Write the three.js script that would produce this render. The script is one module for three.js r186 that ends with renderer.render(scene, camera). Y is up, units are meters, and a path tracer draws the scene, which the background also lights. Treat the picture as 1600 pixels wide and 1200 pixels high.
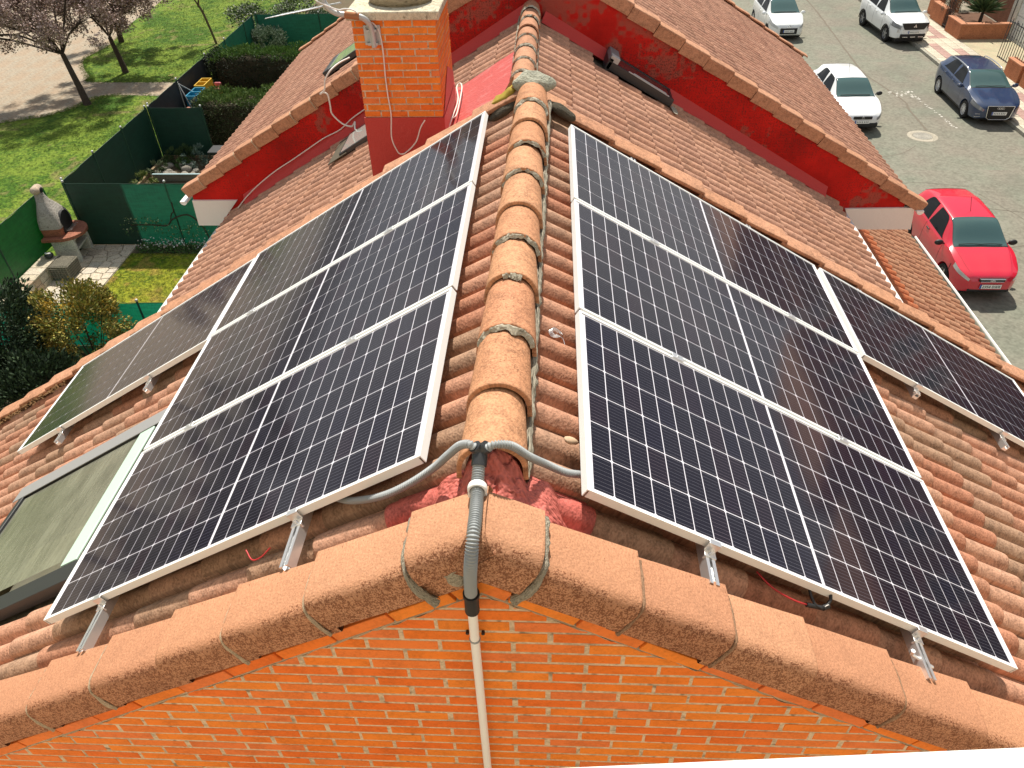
import * as THREE from 'three';
import { mergeGeometries, mergeVertices } from 'three/addons/utils/BufferGeometryUtils.js';
import { RoundedBoxGeometry } from 'three/addons/geometries/RoundedBoxGeometry.js';
import { ImprovedNoise } from 'three/addons/math/ImprovedNoise.js';
import { Brush, Evaluator, SUBTRACTION } from 'three-bvh-csg';

// ---------------------------------------------------------------- camera, sky, sun, exposure
const scene = new THREE.Scene();
const D2R = Math.PI / 180;
const camera = new THREE.PerspectiveCamera(54.4966, 4 / 3, 0.05, 600);
camera.rotation.order = 'YXZ';
camera.position.set(0.199, 1.673, 1.661);
camera.rotation.set(-40.378 * D2R, 3.512 * D2R, -1.634 * D2R);
scene.add(camera);

const renderer = new THREE.WebGLRenderer({ antialias: true });
renderer.setSize(1024, 768);
renderer.toneMapping = THREE.LinearToneMapping;
renderer.toneMappingExposure = 1.4;
renderer.shadowMap.enabled = true;
renderer.shadowMap.type = THREE.PCFSoftShadowMap;

const SUN_DIR = new THREE.Vector3(-0.04, 1, -0.70).normalize();
const sun = new THREE.DirectionalLight(new THREE.Color(1.0, 0.93, 0.82), 5.0);
sun.position.copy(SUN_DIR).multiplyScalar(60).add(new THREE.Vector3(0, -4, -14));
sun.target.position.set(0, -4, -14);
sun.castShadow = true;
sun.shadow.radius = 3;
sun.shadow.mapSize.set(4096, 4096);
Object.assign(sun.shadow.camera, { left: -32, right: 32, top: 32, bottom: -32, near: 1, far: 140 });
sun.shadow.bias = -0.0005;
scene.add(sun, sun.target);

// ---------------------------------------------------------------- random numbers and noise
let seedState = 12345;
function reseed(s) { seedState = s >>> 0; }
function rnd() {
  seedState = (seedState + 0x6D2B79F5) >>> 0;
  let t = seedState;
  t = Math.imul(t ^ (t >>> 15), t | 1);
  t ^= t + Math.imul(t ^ (t >>> 7), t | 61);
  return ((t ^ (t >>> 14)) >>> 0) / 4294967296;
}
const rr = (a, b) => a + (b - a) * rnd();
const pick = (a) => a[Math.floor(rnd() * a.length)];
const noise3 = new ImprovedNoise();
const N = (x, y, z = 0) => noise3.noise(x, y, z);
function fbm(x, y, z = 0, o = 4) {
  let s = 0, a = 0.5;
  for (let i = 0; i < o; i++) { s += a * N(x, y, z); x = x * 2 + 3.1; y = y * 2 + 1.7; z = z * 2 + 5.3; a *= 0.5; }
  return s;
}
const clamp = (x, a = 0, b = 1) => Math.min(b, Math.max(a, x));
const lerp = (a, b, t) => a + (b - a) * t;
const smooth = (a, b, x) => { const t = clamp((x - a) / (b - a)); return t * t * (3 - 2 * t); };
const V = (x, y, z) => new THREE.Vector3(x, y, z);

// ---------------------------------------------------------------- sky: light blue with broken bright cloud
{
  const w = 1024, h = 512, d = new Float32Array(w * h * 4);
  for (let j = 0; j < h; j++) {
    const el = ((j + 0.5) / h - 0.5) * Math.PI;
    for (let i = 0; i < w; i++) {
      const az = ((i + 0.5) / w) * 2 * Math.PI;
      const x = Math.cos(el) * Math.cos(az), y = Math.sin(el), z = Math.cos(el) * Math.sin(az);
      const up = clamp(y);
      let r = lerp(0.90, 0.36, Math.pow(up, 0.6)), g = lerp(0.93, 0.52, Math.pow(up, 0.6)), b = lerp(0.94, 0.82, Math.pow(up, 0.6));
      const k = 1 / (Math.abs(y) + 0.28);
      const n = fbm(x * k * 1.25 + 7.3, z * k * 1.25 + 2.1, 0.4, 5) + 0.35 * fbm(x * k * 0.5, z * k * 0.5, 3.7, 2);
      const c = smooth(-0.22, 0.30, n) * smooth(-0.02, 0.12, y);
      const cl = 1.5 + 0.5 * fbm(x * k * 3, z * k * 3, 9.1, 3);
      r = lerp(r, cl * 1.0, c * 0.9); g = lerp(g, cl * 1.0, c * 0.9); b = lerp(b, cl * 0.97, c * 0.9);
      if (y < 0) { const f = smooth(0, -0.12, y); r = lerp(r, 0.30, f); g = lerp(g, 0.30, f); b = lerp(b, 0.27, f); }
      const o = (j * w + i) * 4, SKY = 0.40;
      d[o] = r * SKY; d[o + 1] = g * SKY; d[o + 2] = b * SKY; d[o + 3] = 1;
    }
  }
  const sky = new THREE.DataTexture(d, w, h, THREE.RGBAFormat, THREE.FloatType);
  sky.mapping = THREE.EquirectangularReflectionMapping;
  sky.colorSpace = THREE.LinearSRGBColorSpace;
  sky.magFilter = sky.minFilter = THREE.LinearFilter;
  sky.needsUpdate = true;
  scene.background = sky;
  scene.environment = sky;
  scene.backgroundIntensity = 1.0;
  scene.environmentIntensity = 1.0;
}

// ---------------------------------------------------------------- naming and scene-graph helpers
const used = new Map();
function numbered(name) {
  const n = used.get(name) || 0;
  used.set(name, n + 1);
  return n ? `${name}_${String(n).padStart(3, '0')}` : name;
}
function tag(o, label, category, group) {
  Object.assign(o.userData, { label, category });
  if (group) o.userData.group = group;
  return o;
}
function thing(name, label, category, pos = [0, 0, 0], turn = 0, group) {
  const o = new THREE.Group();
  o.name = numbered(name);
  o.position.set(...pos);
  o.rotation.y = turn;
  scene.add(o);
  return tag(o, label, category, group);
}
function mesh(name, geo, mat, parent, label) {
  const m = new THREE.Mesh(geo, mat);
  m.name = parent === scene ? numbered(name) : name;
  m.castShadow = m.receiveShadow = true;
  parent.add(m);
  if (label) m.userData.label = label;
  return m;
}
function struct(name, geo, mat) {
  const m = mesh(name, geo, mat, scene);
  m.userData.kind = 'structure';
  return m;
}
function stuff(m) { m.userData.kind = 'stuff'; return m; }
function sub(name, parent) { const g = new THREE.Group(); g.name = name; parent.add(g); return g; }

// ---------------------------------------------------------------- geometry helpers
function box(w, h, d, x = 0, y = 0, z = 0, r = 0) {
  const g = r ? new RoundedBoxGeometry(w, h, d, 2, r) : new THREE.BoxGeometry(w, h, d);
  const o = r ? g.toNonIndexed ? g : g : g;
  return o.translate(x, y, z);
}
function merge(list) {
  const l = list.map((g) => {
    const q = g.index ? g.toNonIndexed() : g;
    for (const k of Object.keys(q.attributes)) if (!['position', 'normal', 'uv'].includes(k)) q.deleteAttribute(k);
    if (!q.attributes.uv) q.setAttribute('uv', new THREE.BufferAttribute(new Float32Array(q.attributes.position.count * 2), 2));
    if (!q.attributes.normal) q.computeVertexNormals();
    return q;
  });
  return mergeGeometries(l);
}
// uv in metres from position by dominant normal axis
function metreUV(g, s = 1, ou = 0, ov = 0) {
  const q = g.index ? g.toNonIndexed() : g;
  if (!q.attributes.normal) q.computeVertexNormals();
  const p = q.attributes.position, n = q.attributes.normal, uv = new Float32Array(p.count * 2);
  for (let i = 0; i < p.count; i += 3) {
    let nx = 0, ny = 0, nz = 0;
    for (let k = 0; k < 3; k++) { nx += n.getX(i + k); ny += n.getY(i + k); nz += n.getZ(i + k); }
    nx = Math.abs(nx); ny = Math.abs(ny); nz = Math.abs(nz);
    for (let k = 0; k < 3; k++) {
      const x = p.getX(i + k), y = p.getY(i + k), z = p.getZ(i + k);
      let u, v;
      if (ny >= nx && ny >= nz) { u = x; v = z; } else if (nx >= nz) { u = z; v = y; } else { u = x; v = y; }
      uv[(i + k) * 2] = u * s + ou; uv[(i + k) * 2 + 1] = v * s + ov;
    }
  }
  q.setAttribute('uv', new THREE.BufferAttribute(uv, 2));
  return q;
}
function tube(pts, r, seg = 0, rad = 8, tension = 0.5) {
  const c = new THREE.CatmullRomCurve3(pts.map((p) => Array.isArray(p) ? V(...p) : p), false, 'catmullrom', tension);
  return new THREE.TubeGeometry(c, seg || pts.length * 8, r, rad, false);
}
function bar(a, b, r, rad = 8, r2 = r) {
  a = Array.isArray(a) ? V(...a) : a; b = Array.isArray(b) ? V(...b) : b;
  const d = b.clone().sub(a), L = d.length();
  const g = new THREE.CylinderGeometry(r2, r, L, rad, 1);
  g.translate(0, L / 2, 0);
  g.applyQuaternion(new THREE.Quaternion().setFromUnitVectors(V(0, 1, 0), d.normalize()));
  return g.translate(a.x, a.y, a.z);
}
// surface from a grid of points P(i,j)
function gridGeo(ni, nj, f, uvf) {
  const pos = [], uv = [], idx = [];
  for (let i = 0; i <= ni; i++) for (let j = 0; j <= nj; j++) {
    const p = f(i / ni, j / nj, i, j);
    pos.push(p[0], p[1], p[2]);
    const t = uvf ? uvf(i / ni, j / nj, p) : [i / ni, j / nj];
    uv.push(t[0], t[1]);
  }
  for (let i = 0; i < ni; i++) for (let j = 0; j < nj; j++) {
    const a = i * (nj + 1) + j, b = a + nj + 1;
    idx.push(a, b, a + 1, b, b + 1, a + 1);
  }
  const g = new THREE.BufferGeometry();
  g.setAttribute('position', new THREE.Float32BufferAttribute(pos, 3));
  g.setAttribute('uv', new THREE.Float32BufferAttribute(uv, 2));
  g.setIndex(idx);
  g.computeVertexNormals();
  return g;
}
// convex polygon (x,y list, counter-clockwise) made into a slab from z0 to z1 with a small chamfer on the front
function slab(poly, z0, z1, ch = 0) {
  const n = poly.length, pos = [];
  let cx = 0, cy = 0;
  for (const p of poly) { cx += p[0] / n; cy += p[1] / n; }
  const inset = poly.map((p) => { const d = Math.hypot(p[0] - cx, p[1] - cy) || 1, k = Math.max(0, 1 - ch * 1.3 / d); return [cx + (p[0] - cx) * k, cy + (p[1] - cy) * k]; });
  const tri = (...v) => { for (const q of v) pos.push(...q); };
  for (let i = 1; i < n - 1; i++) tri([...inset[0], z1], [...inset[i], z1], [...inset[i + 1], z1]);
  for (let i = 0; i < n; i++) {
    const j = (i + 1) % n, zc = z1 - ch;
    if (ch) tri([...poly[i], zc], [...poly[j], zc], [...inset[j], z1]), tri([...poly[i], zc], [...inset[j], z1], [...inset[i], z1]);
    tri([...poly[i], z0], [...poly[j], z0], [...poly[j], zc]); tri([...poly[i], z0], [...poly[j], zc], [...poly[i], zc]);
  }
  const g = new THREE.BufferGeometry();
  g.setAttribute('position', new THREE.Float32BufferAttribute(pos, 3));
  g.computeVertexNormals();
  return g;
}
// clip polygon by half plane a*x+b*y<=c
function clip(poly, a, b, c) {
  const out = [];
  for (let i = 0; i < poly.length; i++) {
    const p = poly[i], q = poly[(i + 1) % poly.length], dp = a * p[0] + b * p[1] - c, dq = a * q[0] + b * q[1] - c;
    if (dp <= 0) out.push(p);
    if ((dp < 0 && dq > 0) || (dp > 0 && dq < 0)) { const t = dp / (dp - dq); out.push([p[0] + (q[0] - p[0]) * t, p[1] + (q[1] - p[1]) * t]); }
  }
  return out;
}
function area(poly) { let s = 0; for (let i = 0; i < poly.length; i++) { const p = poly[i], q = poly[(i + 1) % poly.length]; s += p[0] * q[1] - q[0] * p[1]; } return Math.abs(s) / 2; }
function roughen(g, amp, freq, seed = 0) {
  g = mergeVertices(g.index ? g : g);
  const p = g.attributes.position; g.computeVertexNormals(); const n = g.attributes.normal;
  for (let i = 0; i < p.count; i++) {
    const x = p.getX(i), y = p.getY(i), z = p.getZ(i), d = amp * 2 * fbm(x * freq + seed, y * freq + 1.3, z * freq + 4.2, 3);
    p.setXYZ(i, x + n.getX(i) * d, y + n.getY(i) * d, z + n.getZ(i) * d);
  }
  g.computeVertexNormals();
  return g;
}

// ---------------------------------------------------------------- textures
const lin2s = (c) => c <= 0.0031308 ? 12.92 * c : 1.055 * Math.pow(c, 1 / 2.4) - 0.055;
function tex(w, h, f, repeat, color = true) {
  const d = new Uint8Array(w * h * 4);
  for (let j = 0; j < h; j++) for (let i = 0; i < w; i++) {
    const c = f(i / w, j / h, i, j), o = (j * w + i) * 4;
    if (typeof c === 'number') { d[o] = d[o + 1] = d[o + 2] = clamp(c) * 255; } else for (let k = 0; k < 3; k++) d[o + k] = (color ? lin2s(clamp(c[k])) : clamp(c[k])) * 255;
    d[o + 3] = 255;
  }
  const t = new THREE.DataTexture(d, w, h);
  t.wrapS = t.wrapT = THREE.RepeatWrapping;
  t.magFilter = THREE.LinearFilter; t.minFilter = THREE.LinearMipmapLinearFilter; t.generateMipmaps = true;
  if (color) t.colorSpace = THREE.SRGBColorSpace;
  if (repeat) t.repeat.set(repeat[0], repeat[1]);
  t.needsUpdate = true;
  return t;
}
// tileable value noise
function tileNoise(nx, ny, seed) {
  reseed(seed); const a = []; for (let i = 0; i < nx * ny; i++) a.push(rnd());
  return (u, v) => {
    const x = ((u % 1) + 1) % 1 * nx, y = ((v % 1) + 1) % 1 * ny, i = Math.floor(x), j = Math.floor(y), fx = x - i, fy = y - j;
    const sx = fx * fx * (3 - 2 * fx), sy = fy * fy * (3 - 2 * fy), g = (p, q) => a[(q % ny) * nx + (p % nx)];
    return lerp(lerp(g(i, j), g(i + 1, j), sx), lerp(g(i, j + 1), g(i + 1, j + 1), sx), sy);
  };
}
const mixc = (a, b, t) => [lerp(a[0], b[0], t), lerp(a[1], b[1], t), lerp(a[2], b[2], t)];
const mulc = (a, k) => [a[0] * k, a[1] * k, a[2] * k];
const rgb = (r, g, b) => new THREE.Color().setRGB(r, g, b);
// ---------------------------------------------------------------- materials (linear base colours)
const std = (o) => (o.metalness ? new THREE.MeshStandardMaterial({ roughness: 0.85, ...o }) : new THREE.MeshPhysicalMaterial({ roughness: 0.85, specularIntensity: (o.roughness ?? 0.85) >= 0.6 ? 0.4 : 1, ...o }));   // dusty masonry has little gloss
const phys = (o) => new THREE.MeshPhysicalMaterial({ roughness: 0.5, ...o });
const MAT = {};
// sanded concrete roof tile: neutral grain map, tinted by each material
{
  const n1 = tileNoise(8, 8, 11), n2 = tileNoise(32, 32, 12), n3 = tileNoise(150, 150, 13), n4 = tileNoise(300, 300, 14);
  MAT.grain = tex(512, 512, (u, v) => {
    let k = 0.82 + 0.24 * (n1(u, v) - 0.5) + 0.30 * (n2(u, v) - 0.5) + 0.36 * (n3(u, v) - 0.5) + 0.36 * (n4(u, v) - 0.5);
    const light = smooth(0.78, 0.92, n3(u + 0.37, v + 0.11)) * smooth(0.35, 0.65, n2(u + 0.2, v));
    const dark = smooth(0.70, 0.90, n3(u + 0.71, v + 0.53) * 0.7 + n2(u + 0.3, v + 0.7) * 0.3) * smooth(0.3, 0.7, n1(u + 0.1, v + 0.4));
    let c = [k, k * 0.98, k * 0.96];
    c = mixc(c, [1.0, 1.12, 1.2], 0.75 * light);
    c = mixc(c, [0.30, 0.28, 0.26], 0.7 * dark);
    return c;
  });
  MAT.grainBump = tex(512, 512, (u, v) => 0.5 + 0.5 * (n4(u, v) - 0.5) + 0.5 * (n3(u, v) - 0.5) + 0.3 * (n2(u, v) - 0.5), null, false);
  // the same sand on weathered verge pieces: black lichen specks, crowded on the outer face (v > 0.24 m) partly to paint in its shade, sparse on top
  const nA = tileNoise(90, 52, 15), nB = tileNoise(180, 104, 16), nC = tileNoise(40, 24, 17), nD = tileNoise(320, 180, 18);
  MAT.dirtShade = tex(1024, 512, (u, v) => {
    let k = 0.82 + 0.14 * (n1(u, v) - 0.5) + 0.26 * (nB(u, v) - 0.5) + 0.2 * (n4(u, v) - 0.5);
    const face = smooth(0.30, 0.46, v + 0.14 * (n2(u, v) - 0.5) + 0.16 * (n1(u * 2, v) - 0.5)) * (1 - smooth(0.93, 0.99, v)), cut = lerp(0.76, 0.45, face);
    const m = smooth(cut, cut + 0.10, nA(u + 0.3, v + 0.7) * 0.16 + nB(u + 0.5, v + 0.2) * 0.40 + nD(u, v) * 0.34 + nC(u, v + 0.5) * 0.10);
    let c = mixc([k, k * 0.98, k * 0.96], [0.26, 0.165, 0.125], 0.78 * m);
    return mixc(c, [1, 0.98, 0.9], 0.5 * smooth(0.74, 0.86, nB(u + 0.1, v + 0.9) * 0.6 + nA(u, v) * 0.4));
  }, [1.6, 2.0]);

}
function tileMat(r, g, b, rough = 0.86, dirtShade = false) {
  return std({ color: rgb(r, g, b), map: dirtShade ? MAT.dirtShade : MAT.grain, bumpMap: MAT.grainBump, bumpScale: 0.0022, roughness: rough });
}
MAT.tileA = [[0.50, 0.255, 0.165], [0.54, 0.29, 0.195], [0.49, 0.23, 0.145], [0.47, 0.285, 0.195], [0.41, 0.26, 0.175], [0.55, 0.315, 0.215]].map((c) => tileMat(...c));
MAT.tileB = [[0.52, 0.29, 0.195], [0.49, 0.265, 0.175], [0.54, 0.305, 0.21], [0.47, 0.26, 0.18]].map((c) => tileMat(...c));
MAT.tileC = [[0.46, 0.245, 0.165], [0.43, 0.22, 0.15], [0.48, 0.26, 0.18]].map((c) => tileMat(...c));
MAT.tilePorch = [[0.47, 0.235, 0.14], [0.44, 0.215, 0.13], [0.49, 0.26, 0.16]].map((c) => tileMat(...c));
MAT.tileClay = [[0.52, 0.17, 0.075], [0.48, 0.16, 0.075], [0.55, 0.19, 0.09]].map((c) => tileMat(...c, 0.75));
MAT.verge = [[0.53, 0.27, 0.155], [0.50, 0.25, 0.145], [0.55, 0.29, 0.17]].map((c) => tileMat(...c, 0.86, true));
MAT.vergeClean = [[0.52, 0.27, 0.16], [0.49, 0.25, 0.15], [0.54, 0.285, 0.175]].map((c) => tileMat(...c));
MAT.ridge = [[0.55, 0.275, 0.15], [0.58, 0.30, 0.165], [0.52, 0.255, 0.135], [0.56, 0.27, 0.15]].map((c) => tileMat(...c, 0.78));
MAT.redTile = tileMat(0.56, 0.15, 0.125, 0.6);
{
  const n1 = tileNoise(6, 6, 21), n2 = tileNoise(40, 40, 22), n3 = tileNoise(160, 160, 23);
  MAT.brickMap = tex(256, 256, (u, v) => {
    const k = 0.92 + 0.25 * (n1(u, v) - 0.5) + 0.16 * (n2(u, v) - 0.5) + 0.16 * (n3(u, v) - 0.5);
    const pale = 0.45 * smooth(0.62, 0.9, n1(u + 0.4, v + 0.3)) * smooth(0.3, 0.8, n2(u, v + 0.6));
    return mixc([k, k, k], [1, 1.15, 1.35], pale);
  });
  MAT.brick = [[0.84, 0.225, 0.030], [0.82, 0.200, 0.027], [0.80, 0.175, 0.026], [0.85, 0.250, 0.034], [0.81, 0.215, 0.045], [0.78, 0.205, 0.055]]
    .map((c) => std({ color: rgb(...c), map: MAT.brickMap, roughness: 0.72 }));
  MAT.mortarMap = tex(256, 256, (u, v) => {
    const k = 0.85 + 0.3 * (n2(u, v) - 0.5) + 0.4 * (n3(u, v) - 0.5) + 0.25 * (n1(u, v) - 0.5);
    return mixc([k, k, k], [0.25, 0.23, 0.2], 0.7 * smooth(0.75, 0.95, n2(u + 0.3, v + 0.8)));
  });
  MAT.mortarBump = tex(256, 256, (u, v) => 0.5 + 0.6 * (n2(u, v) - 0.5) + 0.6 * (n3(u, v) - 0.5), null, false);
  MAT.mortar = std({ color: rgb(0.66, 0.52, 0.36), map: MAT.mortarMap, bumpMap: MAT.mortarBump, bumpScale: 0.004, roughness: 0.95 });
  MAT.jointFill = std({ color: rgb(0.52, 0.32, 0.20), map: MAT.mortarMap, bumpMap: MAT.mortarBump, bumpScale: 0.006, roughness: 0.95 });
  MAT.cement = std({ color: rgb(0.46, 0.42, 0.33), map: MAT.mortarMap, bumpMap: MAT.mortarBump, bumpScale: 0.008, roughness: 0.95 });
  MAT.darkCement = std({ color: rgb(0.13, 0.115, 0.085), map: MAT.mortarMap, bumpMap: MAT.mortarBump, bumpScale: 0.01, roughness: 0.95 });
  // red waterproof paint, worn back to render in blotches
  const w1 = tileNoise(5, 5, 31), w2 = tileNoise(18, 18, 32), w3 = tileNoise(70, 70, 33), w4 = tileNoise(200, 200, 34);
  MAT.redMap = tex(512, 512, (u, v) => {
    let c = mulc([0.52, 0.010, 0.006], 0.90 + 0.36 * (w1(u * 2, v * 2) - 0.5) + 0.26 * (w2(u, v) - 0.5) + 0.14 * (w3(u, v) - 0.5));
    const a = w1(u, v) * 0.5 + w2(u, v) * 0.3 + w3(u, v) * 0.2;
    c = mixc(c, [0.24, 0.10, 0.07], 0.6 * smooth(0.63, 0.72, a));
    const dots = smooth(0.72, 0.80, w4(u * 3, v * 3) * 0.6 + w1(u + 0.5, v + 0.25) * 0.4);
    return mixc(c, [0.03, 0.018, 0.014], 0.8 * dots);
  }, [0.28, 0.28]);
  MAT.redWall = std({ map: MAT.redMap, bumpMap: MAT.mortarBump, bumpScale: 0.003, roughness: 0.65 });
  MAT.redFlash = std({ color: rgb(0.55, 0.055, 0.045), roughness: 0.5, bumpMap: MAT.mortarBump, bumpScale: 0.003 });
  MAT.redClean = std({ color: rgb(0.44, 0.030, 0.022), roughness: 0.5, bumpMap: MAT.mortarBump, bumpScale: 0.003 });
  const f1 = tileNoise(4, 24, 35), f2 = tileNoise(30, 60, 36);
  MAT.redSheet = std({ map: tex(256, 256, (u, v) => mixc([0.50, 0.085, 0.075], [0.58, 0.22, 0.20], 0.6 * smooth(0.5, 0.9, f1(u, v) * 0.6 + f2(u, v) * 0.4))), roughness: 0.42, bumpMap: MAT.mortarBump, bumpScale: 0.004 });
  MAT.redMortar = std({ color: rgb(0.60, 0.165, 0.135), map: MAT.mortarMap, bumpMap: MAT.mortarBump, bumpScale: 0.01, roughness: 0.6 });
}
{ const n1 = tileNoise(7, 5, 71), n2 = tileNoise(60, 12, 72), n3 = tileNoise(120, 120, 73); MAT.dustMap = tex(256, 256, (u, v) => { const k = 0.72 + 0.4 * (n1(u, v) - 0.5) + 0.25 * (n2(u, v) - 0.5) + 0.15 * (n3(u, v) - 0.5); return [k, k, k * 0.96]; }); }
MAT.white = std({ color: rgb(0.80, 0.79, 0.76), roughness: 0.6 });
MAT.whiteWall = std({ color: rgb(0.76, 0.72, 0.68), roughness: 0.85, bumpMap: MAT.mortarBump, bumpScale: 0.002 });
MAT.whitePlastic = std({ color: rgb(0.82, 0.82, 0.80), roughness: 0.4 });
MAT.greyPlastic = std({ color: rgb(0.29, 0.315, 0.325), roughness: 0.5 });
MAT.black = std({ color: rgb(0.012, 0.012, 0.013), roughness: 0.55 });
MAT.rubber = std({ color: rgb(0.016, 0.016, 0.017), roughness: 0.8 });
MAT.alu = std({ color: rgb(0.80, 0.81, 0.82), metalness: 0.85, roughness: 0.36 });
MAT.frame = std({ color: rgb(0.80, 0.82, 0.81), metalness: 0.0, roughness: 0.4 });
MAT.galv = std({ color: rgb(0.46, 0.47, 0.46), metalness: 0.5, roughness: 0.55 });
MAT.darkMetal = std({ color: rgb(0.05, 0.052, 0.055), metalness: 0.5, roughness: 0.45 });
// ---------------------------------------------------------------- ground, street, park
const GY = -9.2;
{
  const n1 = tileNoise(6, 6, 41), n2 = tileNoise(30, 30, 42), n3 = tileNoise(128, 128, 43), n4 = tileNoise(256, 256, 44), n5 = tileNoise(12, 3, 45);
  MAT.asphaltMap = tex(1024, 1024, (u, v) => {
    let k = 0.86 + 0.12 * (n1(u, v) - 0.5) + 0.06 * (n2(u, v) - 0.5) + 0.24 * (n3(u, v) - 0.5) + 0.24 * (n4(u, v) - 0.5);
    const st = smooth(0.62, 0.9, n1(u + 0.3, v + 0.6) * 0.85 + n2(u, v + 0.3) * 0.15);
    const hue = n2(u * 0.5 + 0.2, v * 0.5) - 0.5;
    return mixc([k * (1 + 0.12 * hue), k * (1 - 0.04 * hue), k * 0.97], [0.66, 0.66, 0.66], 0.45 * st);
  });
  MAT.asphalt = std({ color: rgb(0.225, 0.218, 0.178), map: MAT.asphaltMap, roughness: 0.92 });
  MAT.grassMap = tex(1024, 1024, (u, v) => {
    const a = n1(u, v) * 0.45 + n2(u, v) * 0.3 + n3(u, v) * 0.25;
    let c = mixc([0.055, 0.130, 0.010], [0.165, 0.240, 0.026], smooth(0.3, 0.7, a));
    c = mixc(c, [0.23, 0.20, 0.075], 0.75 * smooth(0.60, 0.78, n1(u + 0.5, v + 0.2) * 0.5 + n2(u + 0.1, v + 0.4) * 0.5));
    return mulc(c, 0.56 + 0.45 * (n4(u, v) - 0.5) + 0.35 * (n3(u, v) - 0.5) + 0.2);
  });
  MAT.grass = std({ map: MAT.grassMap, roughness: 0.95 });
  MAT.grassDry = std({ color: rgb(1.35, 1.05, 0.9), map: MAT.grassMap, roughness: 0.95 });
  MAT.pathMap = tex(512, 512, (u, v) => {
    const q = Math.floor(v * 16), x = u * 8 + (q & 1 ? 0.5 : 0), fx = x % 1, fy = (v * 16) % 1;
    const k = 0.85 + 0.25 * (n2(u, v) - 0.5) + 0.3 * (n3(u, v) - 0.5), e = Math.min(fx, 1 - fx) * 2 < 0.06 || Math.min(fy, 1 - fy) < 0.06;
    const t = n5(Math.floor(x) / 8, q / 16);
    let c = mixc([k, k, k], [k * 1.0, k * 0.86, k * 0.78], t);
    return e ? mulc(c, 0.62) : c;
  });
  const pl = (x0, x1, z0, z1, y, s = 0.12) => metreUV(new THREE.PlaneGeometry(x1 - x0, z1 - z0).rotateX(-Math.PI / 2).translate((x0 + x1) / 2, y, (z0 + z1) / 2), s);
  struct('ground', pl(-140, 140, -190, 60, GY - 0.02, 0.05), std({ color: rgb(0.30, 0.27, 0.22), map: MAT.asphaltMap, roughness: 0.95 }));
  struct('road', pl(9.4, 17.0, -150, 40, GY, 0.09), MAT.asphalt);
  struct('park_lawn', pl(-60, -13.4, -120, 20, GY - 0.008, 0.11), MAT.grass);
}
// ---------------------------------------------------------------- roofs and houses
const TL = 31.18 * D2R, TR = 30.23 * D2R;      // pitch of the left and the right slopes
// one roof tile: long axis +x (down the slope), lower end at x = L, rolls along z; edge step on the +z side when es = 1
function tileGeo({ rolls, pitch, L, hr, rw, es = 1, np = 8, seed = 0, up = 0.021 }) {
  reseed(900 + seed);
  const W = rolls * pitch, prof = [];
  const c0 = W / 2 - rw / 2 - 0.002 - (rolls - 1) * pitch;
  prof.push([-W / 2 - 0.004, 0]);
  for (let k = 0; k < rolls; k++) {
    const c = c0 + k * pitch;
    for (let i = 0; i <= np; i++) {
      const t = Math.min(-0.5 + i / np, k === rolls - 1 ? 0.43 : 0.5);   // the last roll is cut off square over the next tile
      prof.push([c + t * rw, hr * Math.pow(Math.max(0, Math.cos(Math.PI * t)), 0.62)]);
    }
    if (k < rolls - 1) prof.push([c + rw / 2 + (pitch - rw) * 0.5, -0.002]);
  }
  const m = prof.length;
  const last = prof[m - 1];
  prof.push([last[0] + 0.001, 0.004], [last[0] + 0.003, -0.012]);
  const jit = [rr(-1, 1), rr(-1, 1), rr(-1, 1)];
  const xs = [0, L * 0.5, L - 0.014, L - 0.004, L, L];
  const lift = (x) => up * x / L;
  const g = gridGeo(xs.length - 1, prof.length - 1, (a, b, i, j) => {
    const x = xs[i];
    let [z, y] = prof[j];
    let yy = y + lift(x) + 0.0015 * N(x * 9 + seed * 3.1, z * 14, jit[0] * 5);
    if (i === 3) yy -= 0.0025;
    if (i === 4) yy -= 0.008;
    if (i === 5) yy = Math.min(yy - 0.008, y - 0.014);
    let xx = x + (i >= 2 ? 0.003 * N(z * 10 + seed, 2.2, jit[1]) : 0);
    return [xx, yy, z * es];
  }, (a, b, p) => [p[0] + jit[0] * 3, p[2] + jit[1] * 3]);
  if (es > 0) return g;
  // mirrored: flip the winding
  const ix = g.index.array; for (let i = 0; i < ix.length; i += 3) { const t = ix[i]; ix[i] = ix[i + 1]; ix[i + 1] = t; }
  g.computeVertexNormals();
  return g;
}
const _f = new THREE.Frustum(), _pm = new THREE.Matrix4();
camera.aspect = 4 / 3; camera.updateProjectionMatrix(); camera.updateMatrixWorld(true);
const viewProj = new THREE.Matrix4().multiplyMatrices(camera.projectionMatrix, camera.matrixWorldInverse);
function seen(p) { const q = p.clone().applyMatrix4(viewProj); return Math.abs(q.x) < 1.06 && Math.abs(q.y) < 1.06 && q.z < 1; }
// candidates collected per house, then the most visible ones become single parts and the rest one field per material
function placePieces(cands, name, field, limit) {
  for (const c of cands) {
    c.parent.updateWorldMatrix(true, false);
    const w = V(0, 0, 0).applyMatrix4(c.mat4).applyMatrix4(c.parent.matrixWorld);
    c.score = (seen(w) ? 1 : 0.001) * (c.hidden ? 0.01 : 1) / w.distanceToSquared(camera.position);
  }
  cands.sort((a, b) => b.score - a.score);
  const rest = new Map();
  cands.forEach((c, i) => {
    if (i < limit && c.score > 1e-5) {
      const m = mesh(name, c.geo, c.material, c.parent, c.label);
      m.applyMatrix4(c.mat4);
    } else {
      const k = c.parent.uuid + c.material.uuid;
      if (!rest.has(k)) rest.set(k, { parent: c.parent, material: c.material, geos: [] });
      rest.get(k).geos.push(c.geo.clone().applyMatrix4(c.mat4));
    }
  });
  for (const r of rest.values()) stuff(mesh(field, merge(r.geos), r.material, r.parent));
}
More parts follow.
